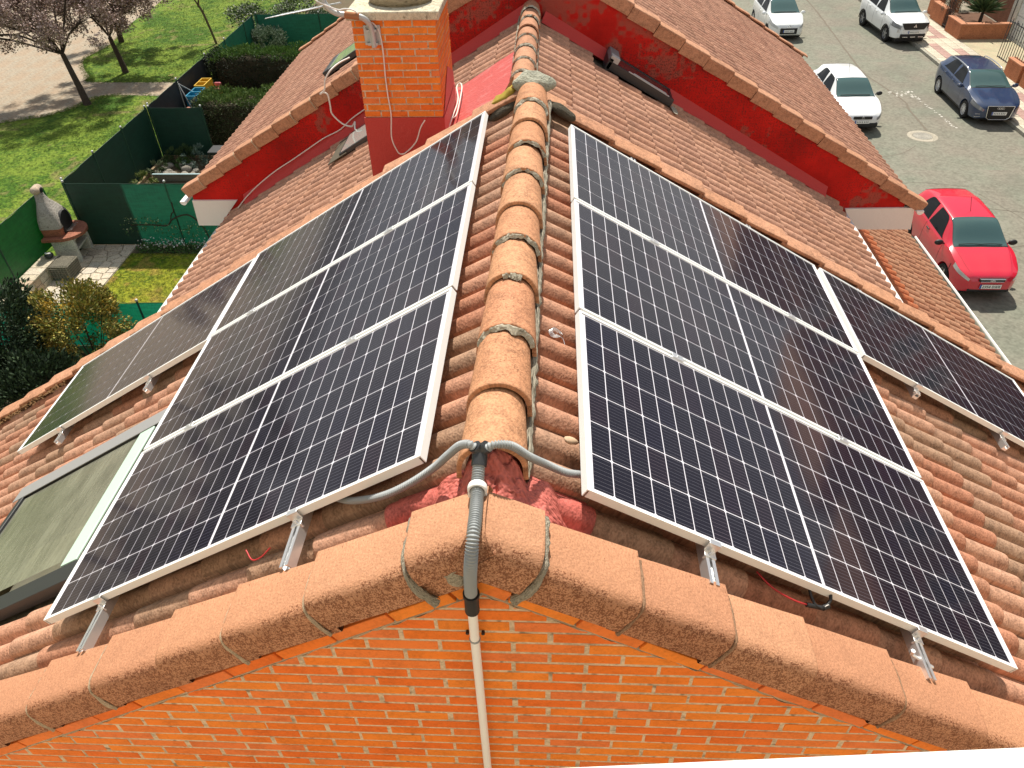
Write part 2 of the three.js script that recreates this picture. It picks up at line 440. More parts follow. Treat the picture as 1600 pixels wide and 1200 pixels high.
const M4 = (x, y, z, rx = 0, ry = 0, rz = 0, s = 1) => new THREE.Matrix4().compose(V(x, y, z), new THREE.Quaternion().setFromEuler(new THREE.Euler(rx, ry, rz)), V(s, s, s));
function slopeGroup(house, side, ang, off) {
  const g = sub('roof_slope', house);
  g.rotation.z = side > 0 ? -ang : ang;
  g.userData.side = side; g.userData.off = off; g.userData.shift = -Math.tan(ang) * off;   // distances below are counted from the ridge line, in plan divided by the pitch
  return g;
}
function onSlope(name, house, sg, x, y, z) {      // a part of the house that lies in the plane of one of its slopes
  const g = sub(name, house);
  g.rotation.z = sg.rotation.z;
  g.position.set(x, y, z).applyAxisAngle(V(0, 0, 1), sg.rotation.z).add(sg.position);
  return g;
}
function tileSlope(sg, cands, o) {
  const side = sg.userData.side, W = o.rolls * o.pitch, Lx = o.cover + 0.075;
  const geos = [0, 1, 2, 3].map((s) => tileGeo({ rolls: o.rolls, pitch: o.pitch, L: Lx, hr: o.hr, rw: o.rw, es: side, np: o.np || 8, seed: s + o.seed, up: o.up || 0.021 }));
  if (side < 0) geos.forEach((g) => g.rotateY(Math.PI));   // left slope: down is -x; the stepped edge comes to +z again
  reseed(o.seed * 77 + 5);
  for (let k = 0; k < o.n; k++) {
    const uEnd = o.u0 + k * o.cover;
    for (let v = o.v0, q = 0; v < o.v1; v += W, q++) {
      const vc = v + W / 2;
      const r1 = rr(-1, 1), r2 = rr(-1, 1), r3 = rr(-1, 1), g = pick(geos), m = pick(o.mats);
      if (o.skip && o.skip(uEnd - o.cover / 2, vc)) continue;
      const red = o.special && o.special(uEnd - o.cover / 2, vc);
      cands.push({
        parent: sg, geo: g, material: red || m, label: red ? 'roof tile smeared with red waterproof paint' : undefined, hidden: o.hidden && o.hidden(uEnd - o.cover / 2, vc),
        mat4: M4(side * (uEnd + (sg.userData.shift || 0) - Lx + r1 * 0.004), sg.userData.off - o.hr - 0.012 + r2 * 0.0015, -vc + r3 * 0.0015, r2 * 0.006, r3 * 0.005, side * r1 * 0.003),
      });
    }
  }
}
// verge cap: flat over the tiles, rounded over and down the face. x down the slope, z outward
function capGeo(L, W, H, seed, r = 0.06, notch = null) {
  reseed(500 + seed);
  const sec = [[0.006, -0.03], [0, -0.012], [0.006, -0.002], [W * 0.35, 0.002], [W - r - 0.01, 0.001]];
  for (let i = 0; i <= 6; i++) { const a = (i / 6) * Math.PI / 2; sec.push([W - r + r * Math.sin(a), -r + r * Math.cos(a)]); }
  sec.push([W + 0.002, -H * 0.72], [W + 0.003, -H + 0.004], [W - 0.002, -H], [W - 0.022, -H]);
  const xs = notch ? [0, 0.03, 0.06, 0.09, 0.11, 0.13, 0.15, 0.17, 0.19, 0.21, L - 0.012, L - 0.003, L, L] : [0, L * 0.33, L * 0.66, L - 0.012, L - 0.003, L, L];
  const off = seed * 1.37;
  return gridGeo(xs.length - 1, sec.length - 1, (a, b, i, j) => {
    let [z, y] = sec[j];
    const x = xs[i], t = x / L;
    let yy = y + 0.028 * t + 0.0025 * N(x * 7 + off, z * 9, y * 9), zz = z + 0.011 * t + 0.0025 * N(x * 6, z * 8 + off, 3.3);
    if (notch && yy < notch(x)) { yy = notch(x); }
    if (i === xs.length - 2) { yy -= 0.004; zz -= 0.004; }
    if (i === xs.length - 1) { yy -= 0.024; zz -= 0.022; }
    return [x + (i > 3 ? 0.004 * N(z * 12 + off, y * 12, 1) : 0), yy, zz];
  }, (a, b, p) => [p[0] + off, p[2] - p[1]]);
}
// row of caps on a slope group. dir = +1 outward to +z (near edge), -1 outward to -z (far edge)
function capRow(sg, joints, dir, zIn, y, W, H, mats, seed, label, r = 0.06, lap = 0.03) {
  const side = sg.userData.side;
  reseed(seed);
  for (let i = 0; i < joints.length - 1; i++) {
    const a = joints[i], b = joints[i + 1];
    let g = capGeo(b - a + lap, W, H, seed + i, r);
    { const p = g.attributes.position; for (let q = 0; q < p.count; q++) { const t = p.getX(q) / (b - a), z = p.getZ(q); if (z < 0.06) p.setZ(q, z - 0.016 * t); } }
    const m4 = new THREE.Matrix4().makeScale(side, 1, dir);
    g.applyMatrix4(m4);
    if (side * dir < 0) { const ix = g.index.array; for (let q = 0; q < ix.length; q += 3) { const t = ix[q]; ix[q] = ix[q + 1]; ix[q + 1] = t; } }
    g.computeVertexNormals();
    const m = mesh('verge_tile', g, pick(mats), sg, label);
    m.position.set(side * (a - 0.01 - 0.6 * y * (sg.userData.shift ? 1 : 0)), y + rr(-0.002, 0.002), zIn + rr(-0.004, 0.004));
    m.rotation.set(rr(-0.012, 0.012), rr(-0.010, 0.010), rr(-0.006, 0.006));
  }
}
function mortarBead(sg, side, pts, r, mat, seed, name = 'mortar_joint') {
  let g = tube(pts, r, pts.length * 6, 7);
  g = roughen(g, r * 0.55, 22, seed);
  return mesh(name, g, mat, sg);
}
function ridgeTileGeo(L, R1, R2, h, seed) {      // front (near, z=0) radius R1, rear (z=-L) radius R2, drop h under the springing
  const na = 18, zs = [0, 0, -0.003, -0.014, -L * 0.5, -L];
  return gridGeo(zs.length - 1, na + 2, (a, b, i, j) => {
    const z = zs[i], t = -z / L, R = lerp(R1, R2, t);
    const ang = j === 0 || j === na + 2 ? 0 : ((j - 1) / na) * Math.PI;
    let x = -R * Math.cos(ang), y = R * Math.sin(ang) * 1.02;
    if (j === 0) { x = -R - 0.002; y = -h; }
    if (j === na + 2) { x = R + 0.002; y = -h; }
    let k = 1;
    if (i === 0) k = 1 - 0.017 / R; if (i === 1) k = 1 - 0.005 / R;
    x *= k; y = (y < 0 ? y : y * k);
    const w = 0.0022 * N(x * 12 + seed, y * 12, z * 6);
    return [x + w, y + w, z];
  }, (a, b, p) => [p[2] + seed * 0.7, Math.atan2(p[1], -p[0]) * R1 + seed]);
}
function ridge(house, list, x0, x1, y0, y1, R, mats, seed, mortarFn) {
  reseed(seed);
  const za = list[0], zb = list[list.length - 1];
  for (let i = 0; i < list.length - 1; i++) {
    const z = list[i], Lt = z - list[i + 1] + 0.07, t = (z - za) / (zb - za), x = lerp(x0, x1, t), y = lerp(y0, y1, t);
    const m = mesh('ridge_tile', ridgeTileGeo(Lt, R + 0.007, R - 0.012, 0.035, seed + i), pick(mats), house);
    m.position.set(x + rr(-0.004, 0.004), y + rr(-0.003, 0.003), z);
    m.rotation.y = rr(-0.012, 0.012); m.rotation.x = -0.03 + rr(-0.008, 0.008);
    const kind = mortarFn ? mortarFn(i) : 1;
    if (kind) {    // cement under the lip of the tile, on the back of the next nearer one
      const a0 = kind === 2 ? 1.25 : 0.12, a1 = kind === 2 ? 2.0 : Math.PI - 0.12, w = kind === 2 ? 0.05 : rr(0.030, 0.055), rough = rr(0.006, 0.012);
      let g = gridGeo(22, 5, (a, b) => {
        const an = lerp(a0, a1, a), rad = (R - 0.004) + 0.011 * Math.sin(b * Math.PI) - 0.008 * b, ww = w * (0.75 + 0.9 * N(an * 2.6, i * 3.3, 0.5));
        const q = rough * N(an * 9, b * 4, i * 7);
        return [-(rad + q) * Math.cos(an), (rad + q) * Math.sin(an) * 1.02, -0.012 + b * ww];
      }, (a, b) => [a * 0.35 + i * 0.3, b * 0.05]);
      const b = mesh('mortar_band', g, kind === 2 ? MAT.cement : MAT.cement, m);
    }
  }
}
// bricks on a vertical face (local x right, y up, z out), clipped by keep(poly)->poly
function brickFace(o) {
  const c = [];
  reseed(o.seed);
  for (let r = o.r0; r <= o.r1; r++) {
    const yc = o.y0 + r * o.course, h = o.course - (o.jointY || o.joint);
    for (let k = -o.nk; k <= o.nk; k++) {
      const x0 = o.x0 + (k + (r & 1 ? 0.5 : 0)) * o.len + rr(-0.004, 0.004), w = o.len - o.joint + rr(-0.003, 0.002);
      const dy = rr(-0.0012, 0.0012), mat = pick(MAT.brick), dz = rr(-0.0012, 0.0012);
      let p = [[x0, yc - h / 2 + dy], [x0 + w, yc - h / 2 + dy], [x0 + w, yc + h / 2 + dy], [x0, yc + h / 2 + dy]];
      p = o.keep(p);
      if (p.length < 3 || area(p) < 0.0009) continue;
      const g = metreUV(slab(p, o.z - 0.03, o.z + dz, 0.0025), 2.2, rnd() * 5, rnd() * 5);
      c.push({ parent: o.parent, geo: g, material: mat, mat4: new THREE.Matrix4() });
    }
  }
  return c;
}
function gablePrism(xl, yl, xa, ya, xr, yr, yb, z0, z1) {
  const s = new THREE.Shape([[xl, yb], [xr, yb], [xr, yr], [xa, ya], [xl, yl]].map((p) => new THREE.Vector2(...p)));
  const g = new THREE.ExtrudeGeometry(s, { depth: z1 - z0, bevelEnabled: false });
  return metreUV(g.translate(0, 0, z0));
}
const onL = (u, off, v) => [-Math.cos(TL) * u - Math.sin(TL) * off, -Math.sin(TL) * u + Math.cos(TL) * off, -v];
const onR = (u, off, v) => [Math.cos(TR) * u + Math.sin(TR) * off, -Math.sin(TR) * u + Math.cos(TR) * off, -v];

// ======================================================== the near house with the panels
const houseA = thing('brick_house', 'near orange brick house with a gable end and solar panels on both tiled slopes', 'house');
{
  const offA = -0.108, uR0 = 0.43, uL0 = 0.425;
  const sR = slopeGroup(houseA, 1, TR, offA), sL = slopeGroup(houseA, -1, TL, offA);
  const cands = [];
  const underR = (u, v) => (u > 0.6 && u < 2.3 && v > 0.25 && v < 3) || (u > 2.6 && u < 4.4 && v > 2.35 && v < 3.1);
  const underL = underR;
  const A = { rolls: 2, pitch: 0.1457, hr: 0.053, rw: 0.124, mats: MAT.tileA, cover: 0.3335, np: 10 };
  tileSlope(sR, cands, { ...A, u0: uR0, n: 16, v0: -0.20, v1: 3.42, seed: 1, hidden: underR, special: (u, v) => (v < 0.06 && u < 0.44 && v > -0.22 ? MAT.redTile : null) });
  const inSky = (u, v) => u > 2.2 && u < 4.08 && v > 0.42 && v < 1.60;
  tileSlope(sL, cands, { ...A, u0: uL0, n: 20, v0: -0.20, v1: 3.42, seed: 2, hidden: underL, skip: inSky, special: (u, v) => (v < 0.06 && u < 0.44 && v > -0.22 ? MAT.redTile : null) });
  placePieces(cands, 'roof_tile', 'roof_tile_field', 300);
  // boarding under the tiles
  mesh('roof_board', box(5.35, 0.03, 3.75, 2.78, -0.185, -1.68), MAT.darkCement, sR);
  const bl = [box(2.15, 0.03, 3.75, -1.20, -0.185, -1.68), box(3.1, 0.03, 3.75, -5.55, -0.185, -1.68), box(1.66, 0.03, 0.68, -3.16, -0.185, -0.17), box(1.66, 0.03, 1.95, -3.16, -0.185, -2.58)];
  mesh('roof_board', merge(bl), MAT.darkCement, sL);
  // verge tiles
  capRow(sR, [0.205, 0.548, 0.912, 1.263, 1.673, 2.095, 2.48, 2.87, 3.25], 1, 0.135, -0.066, 0.212, 0.142, MAT.verge, 31, undefined, 0.05);
  capRow(sL, [0.085, 0.636, 1.014, 1.36, 1.729, 2.12, 2.5, 2.88, 3.26, 3.64], 1, 0.135, -0.066, 0.212, 0.142, MAT.verge, 51, undefined, 0.05);
  capRow(sR, [-0.05, 0.328, 0.728, 1.129, 1.516, 1.91, 2.30, 2.676, 3.072, 3.47, 3.87, 4.27, 4.67, 5.07, 5.47], -1, -3.44, -0.058, 0.215, 0.15, MAT.vergeClean, 71);
  capRow(sL, [-0.05, 0.36, 0.76, 1.15, 1.55, 1.95, 2.35, 2.74, 3.14, 3.54, 3.94, 4.34, 4.74, 5.14, 5.54, 5.94, 6.34, 6.74], -1, -3.36, -0.058, 0.215, 0.15, MAT.vergeClean, 91);
  for (const [sg, js, s] of [[sR, [0.548, 0.912, 1.673], 1], [sL, [0.636, 1.014, 1.729, 2.12], -1]])
    js.forEach((u, i) => mortarBead(sg, s, [[s * (u + 0.066), -0.050, 0.17], [s * (u + 0.067), -0.048, 0.26], [s * (u + 0.069), -0.060, 0.335], [s * (u + 0.067), -0.12, 0.356], [s * (u + 0.066), -0.195, 0.358]], 0.0075, s > 0 ? MAT.jointFill : MAT.mortar, i * 3 + (s > 0 ? 0 : 40)));
  // the two apex pieces, a broad cement joint on either side and the hole packed with mortar between them
  for (const [sg, s, sd] of [[sL, -1, 7], [sR, 1, 8]]) {
    const W = 0.225, H = 0.15; let g = capGeo(s < 0 ? 0.275 : 0.245, W, H, sd, 0.07, s < 0 ? (x) => -0.062 + 0.016 * N(x * 30, 1, 2) : null);
    g.applyMatrix4(new THREE.Matrix4().makeScale(s, 1, 1));
    if (s < 0) { const ix = g.index.array; for (let q = 0; q < ix.length; q += 3) { const t = ix[q]; ix[q] = ix[q + 1]; ix[q + 1] = t; } }
    g.computeVertexNormals();
    const m = mesh('verge_tile', g, MAT.verge[2], sg, 'short verge tile at the gable apex');
    m.position.set(s * -0.005, -0.040, 0.132);
    const u = s < 0 ? 0.285 : 0.250;
    mortarBead(sg, s, [[s * u, -0.05, 0.15], [s * (u + 0.004), -0.045, 0.25], [s * (u + 0.008), -0.065, 0.335], [s * (u + 0.006), -0.13, 0.362], [s * (u - 0.006), -0.205, 0.362]], 0.0155, MAT.cement, sd);
  }
  {
    let g = new THREE.IcosahedronGeometry(1, 4); g.scale(0.062, 0.070, 0.03); g = roughen(g, 0.022, 18, 3); g.rotateZ(0.5);
    mesh('mortar_patch', g.translate(-0.055, -0.185, 0.322), MAT.cement, houseA, 'grey mortar packed into the gap at the apex');
    let h = new THREE.IcosahedronGeometry(1, 4); h.scale(0.14, 0.05, 0.05); h = roughen(h, 0.008, 12, 9);
    mesh('mortar_patch', h.translate(0, -0.20, 0.27), MAT.darkCement, houseA);
  }
  // gable wall
  const wall = sub('gable_wall', houseA);
  const top = 0.262;
  mesh('mortar', gablePrism(-5.6, -top - 5.6 * 0.605, 0, -top, 4.7, -top - 4.7 * 0.583, -9.2, 0.16, 0.3085), MAT.mortar, wall);
  const kl = Math.tan(TL), kr = Math.tan(TR), rake = 0.335;
  const wallBricks = brickFace({
    parent: wall, seed: 77, z: 0.31, x0: 0.099, y0: -0.789, course: 0.0645, len: 0.2525, joint: 0.0115, jointY: 0.0132, r0: -22, r1: 8, nk: 10,
    keep: (p) => clip(clip(p, -kl, 1, -rake), kr, 1, -rake),
  });
  placePieces(wallBricks, 'brick', 'brick_field', 240);
  reseed(4242);
  for (const s of [-1, 1]) for (let i = 0; i < 14; i++) {   // the course laid up the rake under the verge tiles
    const a = s < 0 ? TL : TR, m = mesh('rake_brick', metreUV(box(0.242 + rr(-0.004, 0.004), 0.05, 0.06, 0, 0, 0, 0.003), 2.2, rnd() * 4, rnd() * 4), pick(MAT.brick), wall);
    const d = 0.128 + i * 0.2525, o = -0.255 + rr(-0.002, 0.002);
    m.position.set(s * (d * Math.cos(a)) + s * Math.sin(a) * o, -d * Math.sin(a) + o * Math.cos(a), 0.292 + rr(-0.001, 0.002));
    m.rotation.z = -s * a;
  }
  for (const s of [-1, 1]) {
    const a = s < 0 ? TL : TR, pts = [];
    for (let i = 0; i <= 30; i++) { const d = i * 0.11, o = -0.290; pts.push([s * d * Math.cos(a) + s * Math.sin(a) * o, -d * Math.sin(a) + o * Math.cos(a), 0.3055]); }
    mortarBead(wall, s, pts, 0.0125, MAT.mortar, 12 + s, 'mortar_bead');
  }
  // body of the house under the roof
  const o = 0.42;
  mesh('house_wall', gablePrism(-5.6, -o - 5.6 * 0.605, 0, -o, 4.7, -o - 4.7 * 0.583, -9.2, -3.62, 0.155), MAT.whiteWall, houseA);
  mesh('party_wall', merge([gablePrism(-5.7, -0.25 - 5.7 * 0.605, 0, -0.25, 4.8, -0.25 - 4.8 * 0.583, -5, -3.60, -3.48)]), MAT.redClean, houseA);
  // ridge
  const zs = [0.03, -0.266, -0.607, -0.972, -1.305, -1.615, -1.99, -2.35, -2.68, -3.02, -3.36];
  ridge(houseA, zs, 0.028, 0.085, -0.085, -0.090, 0.109, MAT.ridge, 201, (i) => [0, 0, 1, 2, 1, 0, 1, 1, 0, 1][i]);
  for (const s of [1]) {   // cement bedding along the edge of the ridge
    const pts = []; for (let i = 0; i <= 34; i++) pts.push([0.026 + i / 34 * 0.057 + s * (0.110 + 0.006 * N(i * 0.9, s, 2)), -0.135 + 0.006 * N(i * 1.3, s * 3, 5), 0.02 - i * 0.1]);
    mortarBead(houseA, s, pts, 0.017, MAT.cement, 60 + s, 'mortar_bed');
  }
  {  // lump of mortar over the far end of the ridge
    let g = new THREE.IcosahedronGeometry(1, 4); g.scale(0.14, 0.075, 0.10); g = roughen(g, 0.022, 9, 5);
    mesh('mortar_lump', g.translate(0.09, -0.035, -3.46), std({ color: rgb(0.50, 0.50, 0.40), map: MAT.mortarMap, bumpMap: MAT.mortarBump, bumpScale: 0.01, roughness: 0.95 }), houseA, 'pale lump of mortar where the ridge meets the far verge');
    { let h = new THREE.IcosahedronGeometry(1, 4); h.scale(0.10, 0.02, 0.07); h = roughen(h, 0.02, 16, 12); h.rotateZ(0.54); mesh('moss', h.translate(-0.115, -0.120, -3.47), std({ color: rgb(0.34, 0.25, 0.045), roughness: 1 }), houseA, 'yellow moss on the far verge'); }
    for (const s of [-1, 1]) { let h = new THREE.IcosahedronGeometry(1, 3); h.scale(0.11, 0.035, 0.05); h = roughen(h, 0.01, 14, s); h.rotateZ(-s * 0.54); mesh('mortar_patch', h.translate(0.08 + s * 0.2, -0.19, -3.36), MAT.darkCement, houseA); }
  }
  {  // waterproofed end of the ridge: red painted mortar, cracked and lumpy
    const g = gridGeo(96, 44, (a, b) => {
      const x = lerp(-0.23, 0.29, a), z = lerp(-0.03, 0.165, b), d = x - 0.03;
      let y = -0.108 - 0.585 * Math.max(0, Math.abs(d) - 0.015);
      const front = 1 - smooth(0.015, 0.13 + 0.025 * N(x * 14, 1, 3), z), w = 0.098 + 0.02 * (z / 0.16);
      const m = Math.max(0, 1 - (d / w) ** 2);
      y += (0.028 + 0.105 * front) * Math.sqrt(m) * (0.9 + 0.25 * N(x * 20, z * 22, 2));
      y += 0.020 * Math.exp(-(((Math.abs(d) - 0.115) / 0.05) ** 2)) * (0.6 + 0.8 * N(x * 12, z * 9, 7));
      y += 0.012 * fbm(x * 26, z * 30, 5.1, 3) + 0.006 * Math.abs(N(x * 60, z * 60, 1.7));
      const crack = Math.abs(N(x * 9 + 3, z * 11, 8.8) - 0.05 * N(x * 40, z * 40, 2)); y -= 0.016 * (1 - smooth(0.0, 0.05, crack)) * smooth(0.25, 0.0, Math.abs(d));
      return [x, y - 0.10 * smooth(0.17, 0.26, Math.abs(d)), z];
    }, (a, b) => [a * 0.6, b * 0.25]);
    mesh('ridge_end', g, MAT.redMortar, houseA, 'waterproofed mortar at the near end of the ridge, painted pinkish red');
  }
  // skylight low on the left slope, its well and its pane
  const sky = onSlope('skylight', houseA, sL, -0.03, 0, 0);
  const bx = (w, h, d, x, y, z) => box(w, h, d, x, y, z, 0.004);
  mesh('frame', merge([bx(0.05, 0.05, 1.04, -3.93, -0.10, -1.06), bx(1.64, 0.05, 0.03, -3.14, -0.10, -1.565), bx(1.64, 0.07, 0.12, -3.14, -0.10, -0.46), bx(0.09, 0.07, 1.04, -2.33, -0.10, -1.06)]), MAT.darkMetal, sky);
  mesh('flashing', merge([bx(1.78, 0.006, 0.13, -3.14, -0.076, -1.60), bx(0.16, 0.006, 1.14, -2.28, -0.070, -1.06)]), std({ color: rgb(0.36, 0.36, 0.36), metalness: 0.4, roughness: 0.5 }), sky);
  const sash = std({ color: rgb(0.46, 0.62, 0.52), roughness: 0.45 });
  mesh('sash', bx(0.13, 0.012, 0.98, -2.62, -0.078, -1.03), sash, sky);
  mesh('well', merge([bx(0.02, 0.5, 1.0, -2.3, -0.40, -1.06), bx(0.02, 0.5, 1.0, -3.98, -0.40, -1.06), bx(1.7, 0.5, 0.02, -3.14, -0.40, -1.57), bx(1.7, 0.5, 0.02, -3.14, -0.40, -0.55), bx(1.7, 0.02, 1.04, -3.14, -0.62, -1.06)]), std({ color: rgb(0.075, 0.058, 0.035), roughness: 0.9, map: MAT.mortarMap }), sky);
  mesh('pane', metreUV(new THREE.PlaneGeometry(1.50, 0.92).rotateX(-Math.PI / 2)), phys({ color: rgb(0.46, 0.47, 0.37), map: MAT.dustMap, roughness: 0.22, transmission: 0.55, thickness: 0, ior: 1.5 }), sky).position.set(-3.14, -0.088, -1.06);
}

// ======================================================== the middle house with the chimney
const oBR = -0.72, oBL = -0.64, V0B = 3.60, V1B = 8.30;
const houseB = thing('terraced_house', 'middle house with a lower tiled roof and a red-based brick chimney', 'house');
{
  const sR = slopeGroup(houseB, 1, TR, oBR), sL = slopeGroup(houseB, -1, TL, oBL);
  const cands = [];
  const B = { rolls: 1, pitch: 0.18, hr: 0.070, rw: 0.150, up: 0.024, mats: MAT.tileB, cover: 0.349, np: 8, v0: V0B, v1: V1B };
  const sheet = (u, v) => u < 1.0 && v < 7.0;
  tileSlope(sR, cands, { ...B, u0: 0.50, n: 14, seed: 5, skip: (u, v) => u > 1.02 && u < 1.98 && v > 8.0, hidden: (u, v) => v < 4.9 });
  tileSlope(sL, cands, { ...B, u0: 0.505, n: 15, seed: 6, skip: (u, v) => (sheet(u, v)) || (u > 1.0 && u < 1.75 && v > 5.35 && v < 6.4) || (u > 2.35 && u < 2.75 && v > 7.3), hidden: (u, v) => v < 4.9 });
  placePieces(cands, 'roof_tile', 'roof_tile_field', 300);
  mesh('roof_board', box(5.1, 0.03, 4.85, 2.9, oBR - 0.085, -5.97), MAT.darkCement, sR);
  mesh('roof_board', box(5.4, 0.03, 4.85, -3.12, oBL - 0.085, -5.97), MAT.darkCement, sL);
  mesh('house_wall', gablePrism(-4.5, -1.0 - 4.5 * 0.605, -0.07, -1.0, 4.1, -1.0 - 4.1 * 0.583, -9.2, -8.37, -3.63), MAT.whiteWall, houseB);
  ridge(houseB, [-4.75, -5.05, -5.40, -5.71, -6.115, -6.54, -6.91, -7.25, -7.63, -8.02, -8.33], -0.075, -0.045, -0.775, -0.775, 0.118, MAT.vergeClean, 301, (i) => [1, 0, 1, 1, 1, 1, 1, 0, 1, 1][i]);
  for (const s of [-1, 1]) { const pts = []; for (let i = 0; i <= 30; i++) pts.push([-0.065 + s * (0.12 + 0.006 * N(i * 0.9, s, 7)), -0.845, -4.5 - i * 0.128]); mortarBead(houseB, s, pts, 0.016, MAT.cement, 80 + s, 'mortar_bed'); }
  // red membrane between the ridge and the chimney
  mesh('waterproof_sheet', gridGeo(24, 30, (a, b) => { const u = lerp(0.10, 1.03, a), v = lerp(3.66, 6.98, b); return [-u - 0.387, oBL + 0.004 + 0.006 * N(u * 3, v * 2.2, 1) + 0.012 * smooth(0.9, 1.03, u), -v]; }, (a, b) => [a, b * 3]), MAT.redSheet, sL);
  // white gutters under both eaves
  const gut = (x, y, z0, z1) => { const s = new THREE.Shape(); s.absarc(0, 0, 0.024, Math.PI, 2 * Math.PI); s.absarc(0, 0, 0.019, 2 * Math.PI, Math.PI, true); return new THREE.ExtrudeGeometry(s, { depth: z1 - z0, bevelEnabled: false, curveSegments: 8 }).translate(x, y, z0); };
  mesh('gutter', merge([gut(4.415, -3.455, -8.2, -3.7)]), MAT.whitePlastic, houseB);
  mesh('gutter', merge([gut(-4.85, -3.80, -8.6, -3.7)]), MAT.whitePlastic, houseB);
  // skylights at the foot of the red wall
  const glassG = phys({ color: rgb(0.40, 0.44, 0.40), roughness: 0.08, transmission: 0.0, clearcoat: 1, clearcoatRoughness: 0.05 });
  { const k = onSlope('skylight', houseB, sR, 1.93, oBR, -8.17); const o = (w, h, d, x, y, z) => box(w, h, d, x, y, z, 0.006);
    mesh('frame', merge([o(0.98, 0.10, 0.06, 0, 0.04, 0.19), o(0.06, 0.16, 0.44, -0.47, 0.05, 0), o(0.05, 0.10, 0.42, 0.47, 0.03, 0), o(0.98, 0.06, 0.05, 0, 0.06, -0.20)]), MAT.darkMetal, k);
    mesh('hood', merge([o(0.13, 0.07, 0.34, -0.44, 0.125, 0.03)]), std({ color: rgb(0.20, 0.20, 0.20), roughness: 0.6 }), k);
    mesh('hood_end', o(0.12, 0.07, 0.10, -0.435, 0.126, 0.17), std({ color: rgb(0.42, 0.42, 0.41), roughness: 0.6 }), k);
    mesh('trim', merge([o(0.62, 0.012, 0.025, 0.10, 0.096, 0.205), o(0.5, 0.012, 0.02, 0.12, 0.098, 0.165)]), std({ color: rgb(0.50, 0.50, 0.49), metalness: 0.5, roughness: 0.4 }), k);
    mesh('pane', box(0.86, 0.012, 0.34, 0, 0.075, -0.01), phys({ color: rgb(0.09, 0.045, 0.04), roughness: 0.06 }), k);
    let g = new THREE.IcosahedronGeometry(1, 3); g.scale(0.05, 0.010, 0.13); g = roughen(g, 0.012, 16, 2); mesh('mortar_patch', g.translate(0.54, 0.012, 0.30), MAT.cement, k); }
  { const k = onSlope('skylight', houseB, sL, -2.91, oBL, -7.62);
    mesh('frame', merge([box(0.62, 0.05, 0.04, 0, 0.03, 0.32, 0.005), box(0.62, 0.05, 0.04, 0, 0.03, -0.32, 0.005), box(0.05, 0.05, 0.64, -0.30, 0.03, 0, 0.005)]), MAT.darkMetal, k);
    mesh('pane', box(0.60, 0.012, 0.60, 0, 0.05, 0), glassG, k);
    mesh('apron', box(0.30, 0.012, 0.72, -0.36, 0.028, 0.02, 0.004), std({ color: rgb(0.10, 0.085, 0.06), roughness: 0.8 }), k); }
  // chimney
  const ch = sub('chimney', houseB);
  const cx0 = -1.548, cx1 = -0.808, cz = -5.3, cd = 0.95, base = -0.955, course = 0.0612, nC = 14, topY = base + nC * course;
  mesh('mortar', metreUV(box(cx1 - cx0 - 0.008, topY - base + 0.3, cd - 0.008, (cx0 + cx1) / 2, (topY + base) / 2 - 0.15, cz - cd / 2)), MAT.mortar, ch);
  let bricks = [];
  const face = (w, seed, x0, put) => {
    const list = brickFace({ parent: ch, seed, z: 0, x0, y0: base + course / 2, course, len: 0.252, joint: 0.0105, jointY: 0.012, r0: 0, r1: nC - 1, nk: 5, keep: (p) => clip(clip(p, -1, 0, 0), 1, 0, w) });
    for (const c of list) { c.mat4.multiply(put); bricks.push(c); }
  };
  face(cx1 - cx0, 5, -0.09, new THREE.Matrix4().makeTranslation(cx0, 0, cz));
  face(cd, 6, 0.05, new THREE.Matrix4().makeTranslation(cx1, 0, cz).multiply(new THREE.Matrix4().makeRotationY(Math.PI / 2)));
  placePieces(bricks, 'brick', 'brick_field', 160);
  mesh('painted_base', metreUV(merge([box(cx1 - cx0 + 0.02, 0.85, 0.02, (cx0 + cx1) / 2, base - 0.425, cz + 0.004), box(0.02, 0.75, cd + 0.02, cx1 + 0.004, base - 0.375, cz - cd / 2)])), MAT.redClean, ch, 'base of the chimney painted dark red');
  {  // red paint turned up the side
    const g = slab([[0, base - 0.02], [cd, base - 0.02], [cd, base + 0.12], [cd * 0.55, base + 0.30], [0.12, base + 0.05], [0, base - 0.01]], 0, 0.006).rotateY(Math.PI / 2).translate(cx1 + 0.002, 0, cz);
    mesh('paint_splash', metreUV(g), MAT.redClean, ch);
  }
  let slabG = box(0.82, 0.075, cd + 0.06, (cx0 + cx1) / 2 + 0.0, topY + 0.036, cz - cd / 2 + 0.01, 0.014);
  mesh('cap', metreUV(roughen(slabG, 0.004, 14, 8)), std({ color: rgb(0.62, 0.56, 0.42), map: MAT.mortarMap, bumpMap: MAT.mortarBump, bumpScale: 0.006, roughness: 0.95 }), ch);
  const pot = new THREE.LatheGeometry([[0.20, 0], [0.265, 0.0], [0.272, 0.05], [0.268, 0.12], [0.25, 0.165], [0.225, 0.175], [0.205, 0.16], [0.195, 0.05], [0.19, -0.02]].map((p) => new THREE.Vector2(...p)), 40);
  pot.scale(1.06, 1, 1).translate(-1.155, topY + 0.07, cz - 0.36);
  mesh('chimney_pot', roughen(pot, 0.006, 9, 4), std({ color: rgb(0.40, 0.33, 0.22), map: MAT.mortarMap, bumpMap: MAT.mortarBump, bumpScale: 0.008, roughness: 0.95 }), ch);
  mesh('flue', new THREE.CircleGeometry(0.24, 32).rotateX(-Math.PI / 2).translate(-1.155, topY + 0.085, cz - 0.36), MAT.black, ch);
}

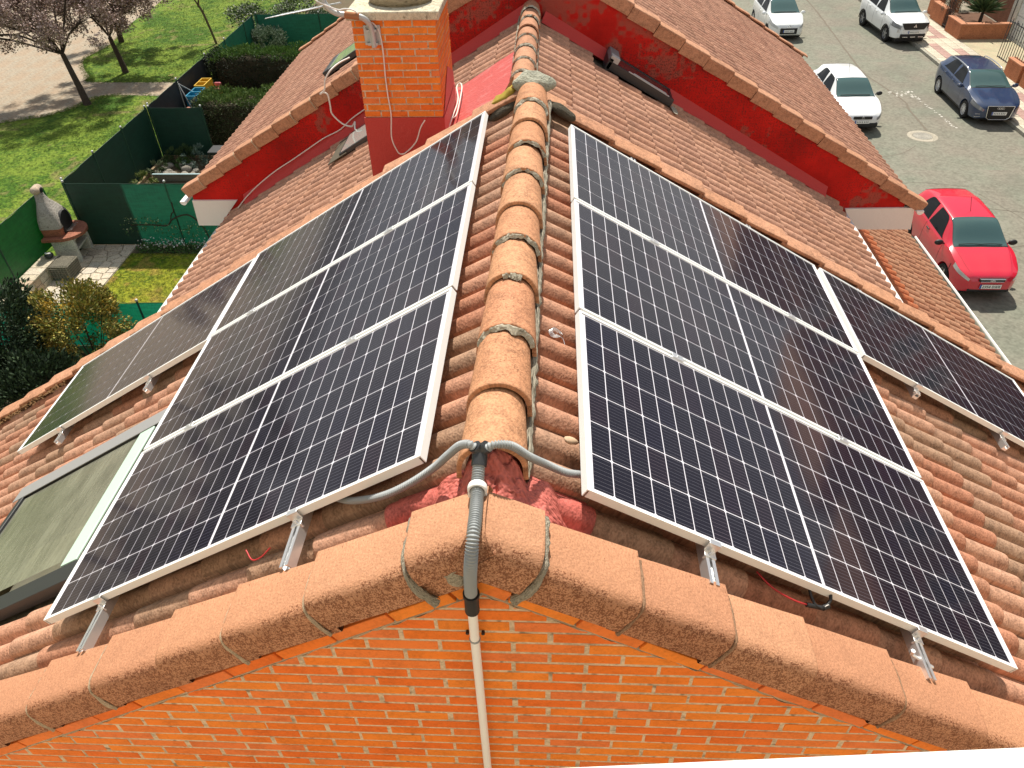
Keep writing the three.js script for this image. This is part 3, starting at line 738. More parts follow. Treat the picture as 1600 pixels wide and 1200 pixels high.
// ======================================================== the far house, one step higher
const houseC = thing('terraced_house', 'farthest terraced house whose raised gable wall is painted red', 'house');
{
  const TC = 31.3 * D2R, z0 = -8.33, z1 = -15.3;
  const yC = 0.0;
  const mk = (s) => { const g = sub('roof_slope', houseC); g.position.y = yC; g.rotation.z = -s * TC; g.userData.side = s; g.userData.off = -0.03; return g; };
  const sR = mk(1), sL = mk(-1);
  const cands = [];
  const C = { rolls: 1, pitch: 0.18, hr: 0.074, rw: 0.152, up: 0.013, mats: MAT.tileC, cover: 0.349, np: 7, v0: 8.42, v1: 15.1 };
  tileSlope(sR, cands, { ...C, u0: 0.5, n: 18, seed: 8 });
  tileSlope(sL, cands, { ...C, u0: 0.5, n: 17, seed: 9, skip: (u, v) => u > 3.05 && u < 3.5 && v > 9.4 && v < 10.1 });
  placePieces(cands, 'roof_tile', 'roof_tile_field', 300);
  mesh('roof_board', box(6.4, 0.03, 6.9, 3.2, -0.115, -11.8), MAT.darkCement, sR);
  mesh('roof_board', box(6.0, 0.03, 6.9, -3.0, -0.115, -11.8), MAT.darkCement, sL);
  const jr = [], jl = []; for (let i = 0; i < 17; i++) jr.push(0.26 + i * 0.3945); for (let i = 0; i < 17; i++) jl.push(0.26 + i * 0.366);
  capRow(sR, jr, 1, -8.56, -0.012, 0.215, 0.155, MAT.vergeClean, 131, undefined, 0.02, -0.008);
  capRow(sL, jl, 1, -8.56, -0.012, 0.215, 0.155, MAT.vergeClean, 151, undefined, 0.02, -0.008);
  jl.slice(4, 16).forEach((u, i) => { if (i % 3 !== 1) mortarBead(sL, -1, [[-(u + 0.014), -0.004, -8.5], [-(u + 0.016), -0.01, -8.36], [-(u + 0.014), -0.05, -8.342], [-(u + 0.014), -0.145, -8.336]], 0.007, MAT.mortar, i * 5); });
  capRow(sR, jr, -1, -15.1, -0.005, 0.215, 0.15, MAT.vergeClean, 171);
  capRow(sL, jl, -1, -15.1, -0.005, 0.215, 0.15, MAT.vergeClean, 191);
  mesh('gable_wall', gablePrism(-5.1, -0.17 - 5.1 * 0.608, 0, -0.17, 5.3, -0.17 - 5.3 * 0.608, -3.75, -8.6, -8.385), MAT.redWall, houseC, 'gable wall painted red with worn patches');
  mesh('house_wall', gablePrism(-4.5, -0.3 - 4.5 * 0.608, 0, -0.3, 4.5, -0.3 - 4.5 * 0.608, -9.2, -15.2, -8.6), MAT.whiteWall, houseC);
  // flashing strip turned out over the lower roof
  const strip = (side, t, off, u0, u1, seed) => { const g = gridGeo(40, 3, (a, b) => { const u = lerp(u0, u1, a); const v = lerp(8.393, 8.22 + 0.03 * N(u * 1.7, seed, 0.5), b), y = off + lerp(0.10, -0.008, Math.min(1, b * 1.15)); return [side * (u - Math.tan(t) * off), y, -v]; }, (a, b) => [a * 5, b]); const s = sub('wall_foot', houseC); s.rotation.z = -side * t; mesh('flashing', g, MAT.redFlash, s, 'red flashing strip lapped over the lower tiles'); };
  strip(1, TR, oBR, 0.1, 1.02, 1); strip(1, TR, oBR, 1.98, 4.75, 3); strip(-1, TL, oBL, 0.1, 5.0, 2);
  // boxed white eaves
  const eave = (pts) => { const s = new THREE.Shape(pts.map((p) => new THREE.Vector2(...p))); return new THREE.ExtrudeGeometry(s, { depth: 6.85, bevelEnabled: false }).translate(0, 0, -15.2); };
  mesh('eave_box', metreUV(eave([[4.62, -3.80], [5.49, -3.80], [5.44, -3.455], [4.47, -3.475]])), MAT.whiteWall, houseC, 'white boxed eave');
  mesh('eave_box', metreUV(eave([[-5.13, -3.75], [-4.80, -3.75], [-4.43, -3.34], [-5.11, -3.34]])), MAT.whiteWall, houseC, 'white boxed eave');
  const gut = (x, y) => { const s = new THREE.Shape(); s.absarc(0, 0, 0.05, Math.PI, 2 * Math.PI); s.lineTo(0.05, 0.008); s.lineTo(-0.05, 0.008); return new THREE.ExtrudeGeometry(s, { depth: 6.8, bevelEnabled: false, curveSegments: 8 }).translate(x, y, -15.1); };
  mesh('gutter', gut(5.515, -3.49), MAT.whitePlastic, houseC); mesh('gutter', gut(-5.225, -3.34), MAT.whitePlastic, houseC);
  ridge(houseC, [-8.35, -8.75, -9.15, -9.55, -9.95], 0, 0, -0.03, -0.03, 0.12, MAT.vergeClean, 401, () => 1);
  { const k = onSlope('skylight', houseC, sL, -3.28, -0.03, -9.75);
    mesh('frame', merge([box(0.56, 0.07, 0.05, 0, 0.03, 0.36, 0.006), box(0.56, 0.07, 0.05, 0, 0.03, -0.36, 0.006), box(0.12, 0.09, 0.74, -0.28, 0.025, 0, 0.01)]), MAT.darkMetal, k);
    mesh('pane', box(0.50, 0.012, 0.68, 0.02, 0.058, 0), phys({ color: rgb(0.34, 0.40, 0.36), roughness: 0.08, clearcoat: 1 }), k); }
}

// ======================================================== the porch roof over the entrance
const porch = thing('porch', 'low tiled porch roof beside the street with a white gutter edge', 'porch');
{
  const a = 29 * D2R, g = sub('roof_slope', porch);
  g.position.set(4.3, -4.06, 0); g.rotation.z = -a; g.userData.side = 1; g.userData.off = 0;
  const c1 = [], P = { rolls: 1, pitch: 0.19, hr: 0.055, rw: 0.145, up: 0.028, cover: 0.33, np: 7, v0: 3.9, v1: 11.9 };
  tileSlope(g, c1, { ...P, u0: 0.4, n: 10, seed: 14, mats: MAT.tilePorch });
  for (const c of c1) { const p = V(0, 0, 0).applyMatrix4(c.mat4); if (p.x < 1.35) c.material = MAT.tileClay[Math.abs(Math.round(p.z * 7)) % 3]; }
  placePieces(c1, 'roof_tile', 'roof_tile_field', 220);
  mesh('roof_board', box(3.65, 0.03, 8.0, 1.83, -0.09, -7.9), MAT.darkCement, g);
  mesh('gutter', box(0.022, 0.04, 8.0, 3.695, -0.055, -7.9, 0.008), MAT.whitePlastic, g);
  mesh('post', merge([box(0.3, 3.2, 0.3, 7.0, -7.6, -11.5), box(0.3, 3.2, 0.3, 7.0, -7.6, -8.0), box(0.3, 3.2, 0.3, 7.0, -7.6, -4.3)]), MAT.whiteWall, porch);
}
// ---------------------------------------------------------------- solar panels, rails, conduit and the small things on the roof
const PL = 2.094, PW = 1.038, PG = 0.02;
{
  const cellTex = tex(128, 512, (u, v) => {          // nine thin busbars along the long side of the panel, over fine fingers
    const q = (v * 9) % 1, d = Math.abs(q - 0.5) * 2;
    return mixc([0.0075, 0.0065, 0.0135], [0.13, 0.13, 0.15], d < 0.06 ? 1 : 0.03);
  });
  const cellMats = [[1, 1, 1], [1.2, 1.0, 1.0], [0.95, 0.95, 1.05], [1.1, 0.92, 1.0]].map((c) => phys({ color: rgb(...c), map: cellTex, roughness: 0.08, ior: 1.40, specularIntensity: 0.75 }));
  const sheetM = phys({ color: rgb(0.77, 0.76, 0.84), roughness: 0.3, clearcoat: 1, clearcoatRoughness: 0.04 });
  const c = 0.0802 / 2, w = 0.1614 / 2, k = 0.0048;
  const cell = (m) => {
    const s = new THREE.Shape([[-c, -w], [c - k, -w], [c, -w + k], [c, w - k], [c - k, w], [-c, w]].map((p) => new THREE.Vector2(p[0] * m, p[1])));
    const g = new THREE.ShapeGeometry(s), p = g.attributes.position, uv = [];
    for (let i = 0; i < p.count; i++) uv.push(p.getX(i) / 0.083 + 0.5, p.getY(i) / (2 * w) + 0.5);
    g.setAttribute('uv', new THREE.Float32BufferAttribute(uv, 2));
    return g.rotateX(-Math.PI / 2);
  };
  const cells = [cell(1), cell(-1)];
  const t = 0.011, fh = 0.035;
  // frame profile: mitred at the corners, four lengths as one piece of aluminium
  const rail = (len, r) => { const s = new THREE.Shape([[0, 0], [t, 0], [t, -0.004], [0.003, -0.006], [0.003, -fh], [0, -fh]].map((p) => new THREE.Vector2(...p)));
    const g = new THREE.ExtrudeGeometry(s, { depth: len, bevelEnabled: true, bevelSize: 0.0006, bevelThickness: 0.0006, bevelSegments: 1 }); return g; };
  const L2 = PL / 2, W2 = PW / 2;
  const fr = merge([
    rail(PW).translate(-L2, 0, -W2), rail(PW).rotateY(Math.PI).translate(L2, 0, W2),
    rail(PL - 2 * t).rotateY(-Math.PI / 2).translate(L2 - t, 0, -W2), rail(PL - 2 * t).rotateY(Math.PI / 2).translate(-L2 + t, 0, W2),
    box(PL - 0.03, 0.004, PW - 0.03, 0, -0.012, 0),
  ]);
  const sheetG = new THREE.PlaneGeometry(PL - 2 * t - 0.001, PW - 2 * t - 0.001).rotateX(-Math.PI / 2).translate(0, -0.0045, 0);
  reseed(2024);
  function panel(label) {
    const p = thing('solar_panel', label, 'solar panel', [0, 0, 0], 0, 'solar panels on the two slopes of the near roof');
    mesh('frame', fr, MAT.frame, p);
    mesh('backsheet', sheetG, sheetM, p);
    for (let i = 0; i < 24; i++) for (let j = 0; j < 6; j++) {
      const h = i < 12 ? -1 : 1;
      const m = mesh('solar_cell', cells[i & 1], rnd() < 0.55 ? cellMats[0] : pick(cellMats), p);
      m.position.set((i - 11.5) * 0.08455 + h * 0.006, -0.0033, (j - 2.5) * 0.1672);
    }
    return p;
  }
  const place = (p, side, u, v, dy = 0, yaw = 0) => {
    const uc = u + PL / 2, vc = v + PW / 2, q = side > 0 ? onR(uc, dy, vc) : onL(uc, dy, vc);
    p.position.set(...q); p.rotation.set(0, yaw, side > 0 ? -TR : TL, 'ZYX');
  };
  const first = panel('nearest solar panel of the three right of the ridge');
  const proto = first;
  const list = [
    ['nearest solar panel of the three right of the ridge', 1, 0.391, 0],
    ['middle solar panel of the three right of the ridge', 1, 0.391, 1.058],
    ['farthest solar panel of the three right of the ridge', 1, 0.391, 2.116],
    ['lone outer solar panel at the right, farther down toward the porch', 1, 2.543, 2.130],
    ['nearest solar panel of the three left of the ridge, above the skylight', -1, 0.265, 0.084],
    ['middle solar panel of the three left of the ridge', -1, 0.265, 1.142],
    ['farthest solar panel of the three left of the ridge, just below the chimney', -1, 0.265, 2.200],
    ['lone outer solar panel at the left, overlooking the garden', -1, 2.371, 2.155],
  ];
  list.forEach(([label, side, u, v], i) => {
    let p = proto;
    if (i) { p = proto.clone(); p.name = numbered('solar_panel'); p.userData = { ...proto.userData, label }; scene.add(p); }
    place(p, side, u, v);
  });
  // aluminium rails under the panels, with end clamps on the near edge and middle clamps between rows
  const prof = new THREE.Shape([[-0.02, -0.04], [0.02, -0.04], [0.02, 0], [0.006, 0], [0.006, -0.004], [0.014, -0.006], [0.014, -0.022], [-0.014, -0.022], [-0.014, -0.006], [-0.006, -0.004], [-0.006, 0], [-0.02, 0]].map((p) => new THREE.Vector2(...p)));
  const endClamp = merge([box(0.05, 0.004, 0.022, 0, 0.002, 0.004, 0.001), box(0.05, 0.038, 0.004, 0, -0.016, 0.013, 0.001), box(0.05, 0.004, 0.03, 0, -0.034, 0.027, 0.001), new THREE.CylinderGeometry(0.007, 0.007, 0.012, 6).translate(0, -0.027, 0.028), box(0.05, 0.02, 0.004, 0, -0.042, 0.042, 0.001)]);
  const midClamp = merge([box(0.06, 0.004, 0.036, 0, 0.003, 0, 0.0012), new THREE.CylinderGeometry(0.0055, 0.0055, 0.006, 6).translate(0, 0.007, 0)]);
  const mk = (label, side, u, vA, vB, vEdge, mids) => {
    const g = thing('mounting_rail', label, 'rail', [0, 0, 0], 0, 'aluminium rails under the solar panels');
    g.position.set(...(side > 0 ? onR(u + 0.04, -0.036, vA) : onL(u + 0.04, -0.036, vA))); g.rotation.z = side > 0 ? -TR : TL;
    mesh('profile', new THREE.ExtrudeGeometry(prof, { depth: vB - vA, bevelEnabled: false }).translate(0, 0, -(vB - vA)), MAT.alu, g);
    mesh('end_clamp', endClamp, MAT.alu, g).position.set(0, 0.036, vA - vEdge);
    for (const v of mids) mesh('mid_clamp', midClamp, MAT.alu, g).position.set(0, 0.036, vA - v);
  };
  const mr = [1.048, 2.106], ml = [1.132, 2.19];
  mk('rail end under the nearest right panel, closest to the ridge', 1, 0.88, -0.15, 3.30, 0, mr);
  mk('rail end under the lower corner of the nearest right panel', 1, 1.894, -0.19, 3.30, 0, mr);
  mk('rail end under the right outer panel, nearer the ridge', 1, 2.988, 2.07, 3.30, 2.13, []);
  mk('rail end under the right outer panel, at the edge of the picture', 1, 3.80, 2.02, 3.30, 2.13, []);
  mk('rail end under the nearest left panel, closest to the ridge', -1, 0.812, -0.134, 3.35, 0.084, ml);
  mk('rail end under the lower corner of the nearest left panel, by the skylight', -1, 1.939, -0.145, 3.35, 0.084, ml);
  mk('rail end under the left outer panel, nearer the ridge', -1, 2.931, 2.05, 3.30, 2.155, []);
  mk('rail end under the left outer panel, at its lower corner', -1, 3.906, 2.04, 3.30, 2.155, []);
}
// ---------------------------------------------------------------- conduit, pipe, cables
function corrugated(pts, r, pitch = 0.0088, depth = 0.005) {
  const c = new THREE.CatmullRomCurve3(pts.map((p) => V(...p)), false, 'centripetal'), L = c.getLength();
  const n = Math.round(L / pitch * 6), rad = 14, fr = c.computeFrenetFrames(n, false), pos = [], idx = [];
  const P = V(0, 0, 0);
  for (let i = 0; i <= n; i++) {
    c.getPointAt(i / n, P);
    const rr0 = r - depth * (0.5 - 0.5 * Math.cos((i / 6) * 2 * Math.PI));
    for (let j = 0; j <= rad; j++) {
      const a = j / rad * 2 * Math.PI, s = Math.sin(a), q = -Math.cos(a), Nn = fr.normals[i], B = fr.binormals[i];
      pos.push(P.x + rr0 * (q * Nn.x + s * B.x), P.y + rr0 * (q * Nn.y + s * B.y), P.z + rr0 * (q * Nn.z + s * B.z));
    }
  }
  for (let i = 0; i < n; i++) for (let j = 0; j < rad; j++) { const a = i * (rad + 1) + j, b = a + rad + 1; idx.push(a, b, a + 1, b, b + 1, a + 1); }
  const g = new THREE.BufferGeometry(); g.setAttribute('position', new THREE.Float32BufferAttribute(pos, 3)); g.setIndex(idx); g.computeVertexNormals();
  return g;
}
{
  const c = thing('cable_conduit', 'grey corrugated conduit forking over the end of the ridge', 'conduit');
  const m = MAT.greyPlastic;
  mesh('down_run', corrugated([[-0.004, 0.02, 0.045], [-0.006, 0.006, 0.085], [-0.007, -0.012, 0.14], [-0.005, -0.018, 0.20], [-0.003, -0.012, 0.28], [-0.004, -0.015, 0.345], [-0.010, -0.075, 0.388], [-0.018, -0.165, 0.378], [-0.024, -0.262, 0.356], [-0.026, -0.31, 0.347]], 0.0205), m, c);
  mesh('branch', corrugated([[-0.012, 0.03, 0.055], [-0.030, 0.058, 0.055], [-0.062, 0.038, 0.035], [-0.11, -0.035, 0.005], [-0.17, -0.125, -0.02], [-0.262, -0.213, -0.026], [-0.361, -0.285, -0.034], [-0.5, -0.381, -0.09], [-0.60, -0.455, -0.17]], 0.0142), m, c);
  mesh('branch', corrugated([[0.012, 0.035, 0.055], [0.035, 0.058, 0.055], [0.085, 0.045, 0.04], [0.145, -0.045, 0.0], [0.20, -0.148, -0.065], [0.27, -0.225, -0.10], [0.34, -0.280, -0.14], [0.42, -0.33, -0.17]], 0.0142), m, c);
  mesh('tee_fitting', merge([bar([-0.004, 0.030, 0.048], [-0.006, 0.004, 0.092], 0.0245, 16), bar([-0.006, 0.030, 0.052], [-0.020, 0.050, 0.052], 0.021, 16), bar([-0.002, 0.030, 0.052], [0.020, 0.050, 0.052], 0.021, 16)]), std({ color: rgb(0.03, 0.033, 0.036), roughness: 0.4 }), c, 'dark tee joining the two branches');
  mesh('clip', merge([new THREE.TorusGeometry(0.025, 0.006, 8, 20).scale(1, 1, 2.4).rotateX(-0.1).translate(-0.006, -0.017, 0.165), box(0.058, 0.02, 0.026, -0.006, -0.036, 0.165, 0.003)]), MAT.whitePlastic, c, 'white plastic clip');
  mesh('sleeve', merge([bar([-0.025, -0.29, 0.349], [-0.027, -0.385, 0.345], 0.0225, 18, 0.0235), bar([-0.0245, -0.283, 0.351], [-0.0252, -0.30, 0.3485], 0.026, 18)]), MAT.black, c, 'black tape sleeve');
  const p = thing('wall_pipe', 'white plastic pipe running down the brick gable', 'pipe', [-0.029, -0.37, 0.3385]);
  mesh('tube', merge([bar([0.002, 0, 0.006], [0, -0.17, 0], 0.0158, 20), bar([0, -0.165, 0], [0, -3.2, 0], 0.0158, 20)]), MAT.whitePlastic, p);
  mesh('clip', new THREE.TorusGeometry(0.0165, 0.0028, 8, 20).scale(1, 1, 1.8).rotateX(Math.PI / 2).translate(0, -0.192, 0), MAT.greyPlastic, p);
  mesh('screw', merge([new THREE.CylinderGeometry(0.006, 0.006, 0.012, 8).rotateX(Math.PI / 2).translate(-0.026, -0.187, -0.02), new THREE.CylinderGeometry(0.006, 0.006, 0.012, 8).rotateX(Math.PI / 2).translate(0.026, -0.187, -0.02)]), MAT.black, p);
}
const cableWhite = std({ color: rgb(0.74, 0.66, 0.60), roughness: 0.55 });
{
  const z = -5.285;
  tag(mesh('aerial_cable', tube([[-1.362, -0.113, z], [-1.319, -0.166, z], [-1.301, -0.245, z], [-1.297, -0.38, z], [-1.305, -0.575, z], [-1.304, -0.749, z], [-1.297, -0.928, z], [-1.319, -1.144, z], [-1.285, -1.272, z], [-1.252, -1.311, z], [-1.193, -1.292, z], [-1.088, -1.189, z], [-1.03, -1.052, z], [-0.978, -0.975, z]], 0.0065, 120, 8), cableWhite, scene), 'thin pale cable looping down the front of the chimney', 'cable');
  tag(mesh('aerial_cable', tube([[-0.90, -1.21, -5.90], [-0.848, -1.19, -5.914], [-0.751, -1.13, -5.775], [-0.75, -1.13, -6.239], [-0.77, -1.14, -6.664], [-0.812, -1.165, -6.864], [-0.843, -1.185, -6.795], [-0.776, -1.145, -6.283], [-0.786, -1.15, -5.848], [-0.80, -1.155, -5.50], [-0.81, -1.17, -5.35]], 0.0075, 120, 8), cableWhite, scene), 'thin pale cable bunched on the red sheet right of the chimney', 'cable');
  tag(mesh('aerial_cable', tube([[-2.50, -1.43, -8.7], [-2.583, -1.42, -8.45], [-2.656, -1.451, -8.25], [-2.734, -1.556, -8.2], [-2.766, -1.678, -8.2], [-2.838, -1.744, -8.2], [-2.800, -1.715, -8.2], [-2.736, -1.745, -8.2], [-2.727, -1.888, -8.2], [-2.721, -2.0, -8.2], [-2.603, -2.122, -8.18], [-2.456, -2.132, -8.1], [-2.391, -2.054, -8.05], [-2.356, -2.10, -7.9], [-2.20, -2.10, -7.8], [-1.9, -1.95, -7.7]], 0.011, 140, 8), cableWhite, scene), 'white cable hanging over the red gable behind the chimney', 'cable');
  tag(mesh('aerial_cable', tube([[-2.10, -1.86, -8.32], [-2.296, -1.988, -8.35], [-2.511, -2.126, -8.35], [-2.696, -2.276, -8.35], [-2.941, -2.393, -8.35], [-3.198, -2.549, -8.35], [-3.461, -2.708, -8.34], [-3.727, -2.861, -8.32], [-4.008, -3.057, -8.31], [-4.249, -3.258, -8.3], [-4.421, -3.433, -8.3]], 0.0085, 120, 8), cableWhite, scene), 'thin pale cable slanting along the foot of the red gable', 'cable');
}
{  // aerial on the chimney: wall bracket, bent mast, rods
  const a = thing('tv_aerial', 'television aerial on a bent grey mast bracketed to the chimney', 'aerial', [-1.372, -0.22, -5.3]);
  mesh('bracket', merge([box(0.15, 0.165, 0.012, 0, 0, 0.008, 0.003), box(0.05, 0.14, 0.03, 0, -0.01, 0.03, 0.004), box(0.09, 0.022, 0.045, 0, 0.045, 0.035, 0.004), box(0.09, 0.022, 0.045, 0, -0.065, 0.035, 0.004), new THREE.CylinderGeometry(0.007, 0.007, 0.02, 6).rotateX(Math.PI / 2).translate(-0.055, 0.06, 0.02), new THREE.CylinderGeometry(0.007, 0.007, 0.02, 6).rotateX(Math.PI / 2).translate(0.055, 0.06, 0.02), new THREE.CylinderGeometry(0.007, 0.007, 0.02, 6).rotateX(Math.PI / 2).translate(-0.055, -0.06, 0.02), new THREE.CylinderGeometry(0.007, 0.007, 0.02, 6).rotateX(Math.PI / 2).translate(0.055, -0.06, 0.02)]), MAT.galv, a);
  mesh('mast', tube([[0.01, -0.09, 0.045], [0.01, 0.02, 0.045], [-0.003, 0.10, 0.06], [-0.04, 0.155, 0.085], [-0.10, 0.178, 0.09], [-0.20, 0.188, 0.09], [-0.28, 0.205, 0.09], [-0.345, 0.26, 0.09], [-0.372, 0.36, 0.09], [-0.38, 0.75, 0.09], [-0.38, 1.5, 0.09]], 0.024, 90, 12), MAT.galv, a);
  mesh('mast_joint', bar([-0.075, 0.172, 0.089], [-0.20, 0.188, 0.09], 0.029, 14), std({ color: rgb(0.34, 0.15, 0.07), roughness: 0.8 }), a, 'rusted joint of the mast');
  mesh('boom', bar([-0.22, 0.28, 0.08], [-0.88, 0.10, -0.30], 0.008, 8), MAT.galv, a);
  const rods = []; for (let i = 0; i < 8; i++) { const t = i / 7, x = lerp(-0.42, -0.86, t), y = lerp(0.225, 0.105, t), z = lerp(-0.04, -0.29, t); rods.push(bar([x - 0.10, y + 0.02, z + 0.22], [x + 0.10, y - 0.02, z - 0.22], 0.0035, 6)); }
  for (const r of rods) mesh('rod', r, MAT.alu, a);
  mesh('lead', tube([[-0.02, 0.10, 0.07], [-0.10, 0.215, 0.1], [-0.18, 0.24, 0.11], [-0.24, 0.235, 0.12], [-0.32, 0.27, 0.14], [-0.42, 0.33, 0.16], [-0.48, 0.42, 0.14]], 0.006, 40, 6), MAT.white, a);
}
{  // loose wire, stones, leaves, connectors on the tiles
  const w = [];
  for (let k = 0; k < 4; k++) { const p = []; for (let i = 0; i <= 9; i++) { const a = i / 9 * Math.PI * 1.5 + k * 0.5; p.push([0.228 + 0.022 * Math.cos(a) + k * 0.004, -0.198 + 0.006 * k + 0.004 * Math.sin(a * 2) - 0.012 * Math.cos(a), -0.86 + 0.022 * Math.sin(a) + k * 0.004]); } w.push(tube(p, 0.0016, 40, 5)); }
  w.push(tube([[0.235, -0.19, -0.85], [0.262, -0.208, -0.845], [0.272, -0.222, -0.82]], 0.0014, 12, 5));
  tag(mesh('wire_tangle', merge(w), MAT.alu, scene), 'small tangle of bright wire on the tiles right of the ridge', 'wire');
  let s = new THREE.IcosahedronGeometry(1, 2); s.scale(0.036, 0.011, 0.02); s = roughen(s, 0.006, 40, 3); s.rotateZ(-0.6); s.rotateY(0.5);
  tag(mesh('tile_chip', s.translate(0.290, -0.246, -0.278), std({ color: rgb(0.50, 0.36, 0.24), roughness: 0.9 }), scene), 'chip of broken tile lying beside the nearest right panel', 'stone');
  const red = std({ color: rgb(0.45, 0.02, 0.025), roughness: 0.45 });
  tag(mesh('panel_lead', tube([[0.98, -0.655, -0.02], [1.02, -0.668, 0.03], [1.07, -0.695, 0.05], [1.12, -0.725, 0.055], [1.165, -0.752, 0.05]], 0.0034, 30, 6), red, scene), 'red lead sagging under the nearest right panel', 'cable');
  const k = thing('connector', 'black plug connectors hanging under the nearest right panel', 'connector', [1.2, -0.765, 0.035]);
  mesh('plug', merge([bar([-0.035, 0.012, 0.015], [0.03, -0.012, 0.012], 0.009, 10), bar([0.03, -0.012, 0.012], [0.055, -0.015, 0.0], 0.011, 10)]), MAT.black, k);
  mesh('lead', tube([[-0.01, 0.03, -0.06], [-0.012, 0.02, -0.02], [0.0, 0.006, 0.01], [0.02, 0.0, 0.02]], 0.006, 20, 6), MAT.black, k);
  mesh('lead', tube([[0.05, -0.012, 0.0], [0.066, -0.005, -0.02], [0.07, 0.006, -0.045]], 0.007, 20, 6), MAT.black, k);
  mesh('cable_tie', new THREE.TorusGeometry(0.012, 0.0015, 6, 16).rotateY(0.5).translate(0.045, -0.012, 0.008), MAT.white, k);
  tag(mesh('panel_lead', tube([[-0.935, -0.62, -0.04], [-0.90, -0.625, -0.0], [-0.86, -0.605, 0.0], [-0.825, -0.575, -0.02]], 0.003, 24, 6), red, scene), 'red lead sagging under the nearest left panel', 'cable');
  const b = thing('roof_hook', 'steel hook bolted beside the rail end at the lower right', 'hook', [1.63, -1.0, 0.10]);
  mesh('arm', bar([-0.03, 0.01, 0], [0.06, -0.045, 0.02], 0.007, 8), MAT.alu, b);
  mesh('bolt', new THREE.CylinderGeometry(0.009, 0.009, 0.02, 6).translate(-0.03, 0.025, 0), MAT.alu, b);
  // dead leaves
  reseed(818); const lf = [];
  for (let i = 0; i < 16; i++) { const g = new THREE.CircleGeometry(rr(0.008, 0.022), 6).scale(1, rr(0.35, 0.7), 1); g.rotateX(-Math.PI / 2 + rr(-0.5, 0.5)); g.rotateY(rr(0, 6)); const u = rr(2.0, 2.5), p = onR(u, -0.068 + rr(0, 0.012), -0.17 - (u - 2) * 0.1 + rr(-0.03, 0.02)); g.translate(...p); lf.push(g); }
  stuff(tag(mesh('dead_leaves', merge(lf), std({ color: rgb(0.30, 0.15, 0.07), side: THREE.DoubleSide }), scene), 'curled dead leaves caught behind the verge at the lower right', 'leaves'));
  const lg = []; for (let i = 0; i < 260; i++) { const u = rr(4.9, 6.1), g = new THREE.CircleGeometry(rr(0.008, 0.02), 5).scale(1, 0.5, 1); g.rotateX(rr(-2.4, -0.7)); g.rotateY(rr(0, 6)); g.translate(...onL(u, -0.085 + rr(0, 0.03), 3.33 + rr(-0.05, 0.04))); lg.push(g); }
  stuff(tag(mesh('leaf_litter', merge(lg), std({ color: rgb(0.14, 0.075, 0.03), side: THREE.DoubleSide }), scene), 'dry leaf litter along the far verge at the left', 'leaves'));
}
{  // sill of the window the picture is taken from
  const l = thing('window_sill', 'white window sill across the lower right corner', 'sill', [0.46, 0.8975, 1.323], 4.2 * D2R);
  l.rotation.order = 'YXZ'; l.rotation.z = 0.45 * D2R;
  mesh('slab', box(2.2, 0.035, 0.5, 0.5, -0.012, 0.25, 0.006), std({ color: rgb(0.74, 0.77, 0.75), roughness: 0.55, map: MAT.mortarMap && null }), l);
}

{  // the neighbour's sunlit house front that the picture is taken from: it throws light back on the gable
  const h = thing('neighbour_house', 'sunlit pale house front behind the camera with an open window over the sill', 'house', [0.4, -9.2, 1.86]);
  const m = std({ color: rgb(0.78, 0.70, 0.56), map: MAT.mortarMap, roughness: 0.9 });
  mesh('wall', metreUV(merge([box(9, 10.0, 0.25, -5.6, 5.0, 0.125), box(9, 10.0, 0.25, 5.9, 5.0, 0.125), box(2.5, 10.0, 0.25, 0.15, 5.0, 0.125), box(20.5, 1.0, 0.25, 0.15, 13.0, 0.125), box(9, 2.5, 0.25, -5.6, 11.25, 0.125), box(9, 2.5, 0.25, 5.9, 11.25, 0.125)])), m, h);
  mesh('window_frame', merge([box(0.07, 2.5, 0.12, -1.06, 11.25, 0.1), box(0.07, 2.5, 0.12, 1.36, 11.25, 0.1), box(2.4, 0.07, 0.12, 0.15, 12.46, 0.1)]), MAT.whitePlastic, h);
  mesh('room', merge([box(4, 0.2, 4, 0.15, 9.9, 2.3), box(4, 0.2, 4, 0.15, 12.7, 2.3), box(0.2, 2.6, 4, -1.9, 11.3, 2.3), box(0.2, 2.6, 4, 2.2, 11.3, 2.3), box(4, 2.6, 0.2, 0.15, 11.3, 4.3)]), MAT.whiteWall, h);
}
// ---------------------------------------------------------------- street furniture and cars
const paint = (r, g, b, rough = 0.28) => phys({ color: rgb(r, g, b), roughness: rough, clearcoat: 1, clearcoatRoughness: 0.04 });
const GLASS = phys({ color: rgb(0.052, 0.105, 0.105), roughness: 0.05, ior: 1.5 });
const SIDEGLASS = phys({ color: rgb(0.006, 0.007, 0.008), roughness: 0.05, ior: 1.45, specularIntensity: 0.6 });
const CHROME = std({ color: rgb(0.75, 0.76, 0.77), metalness: 0.9, roughness: 0.18 });
const LAMP = phys({ color: rgb(0.55, 0.56, 0.55), roughness: 0.12, clearcoat: 1 });
const DARKLAMP = phys({ color: rgb(0.20, 0.21, 0.22), roughness: 0.12, clearcoat: 1 });
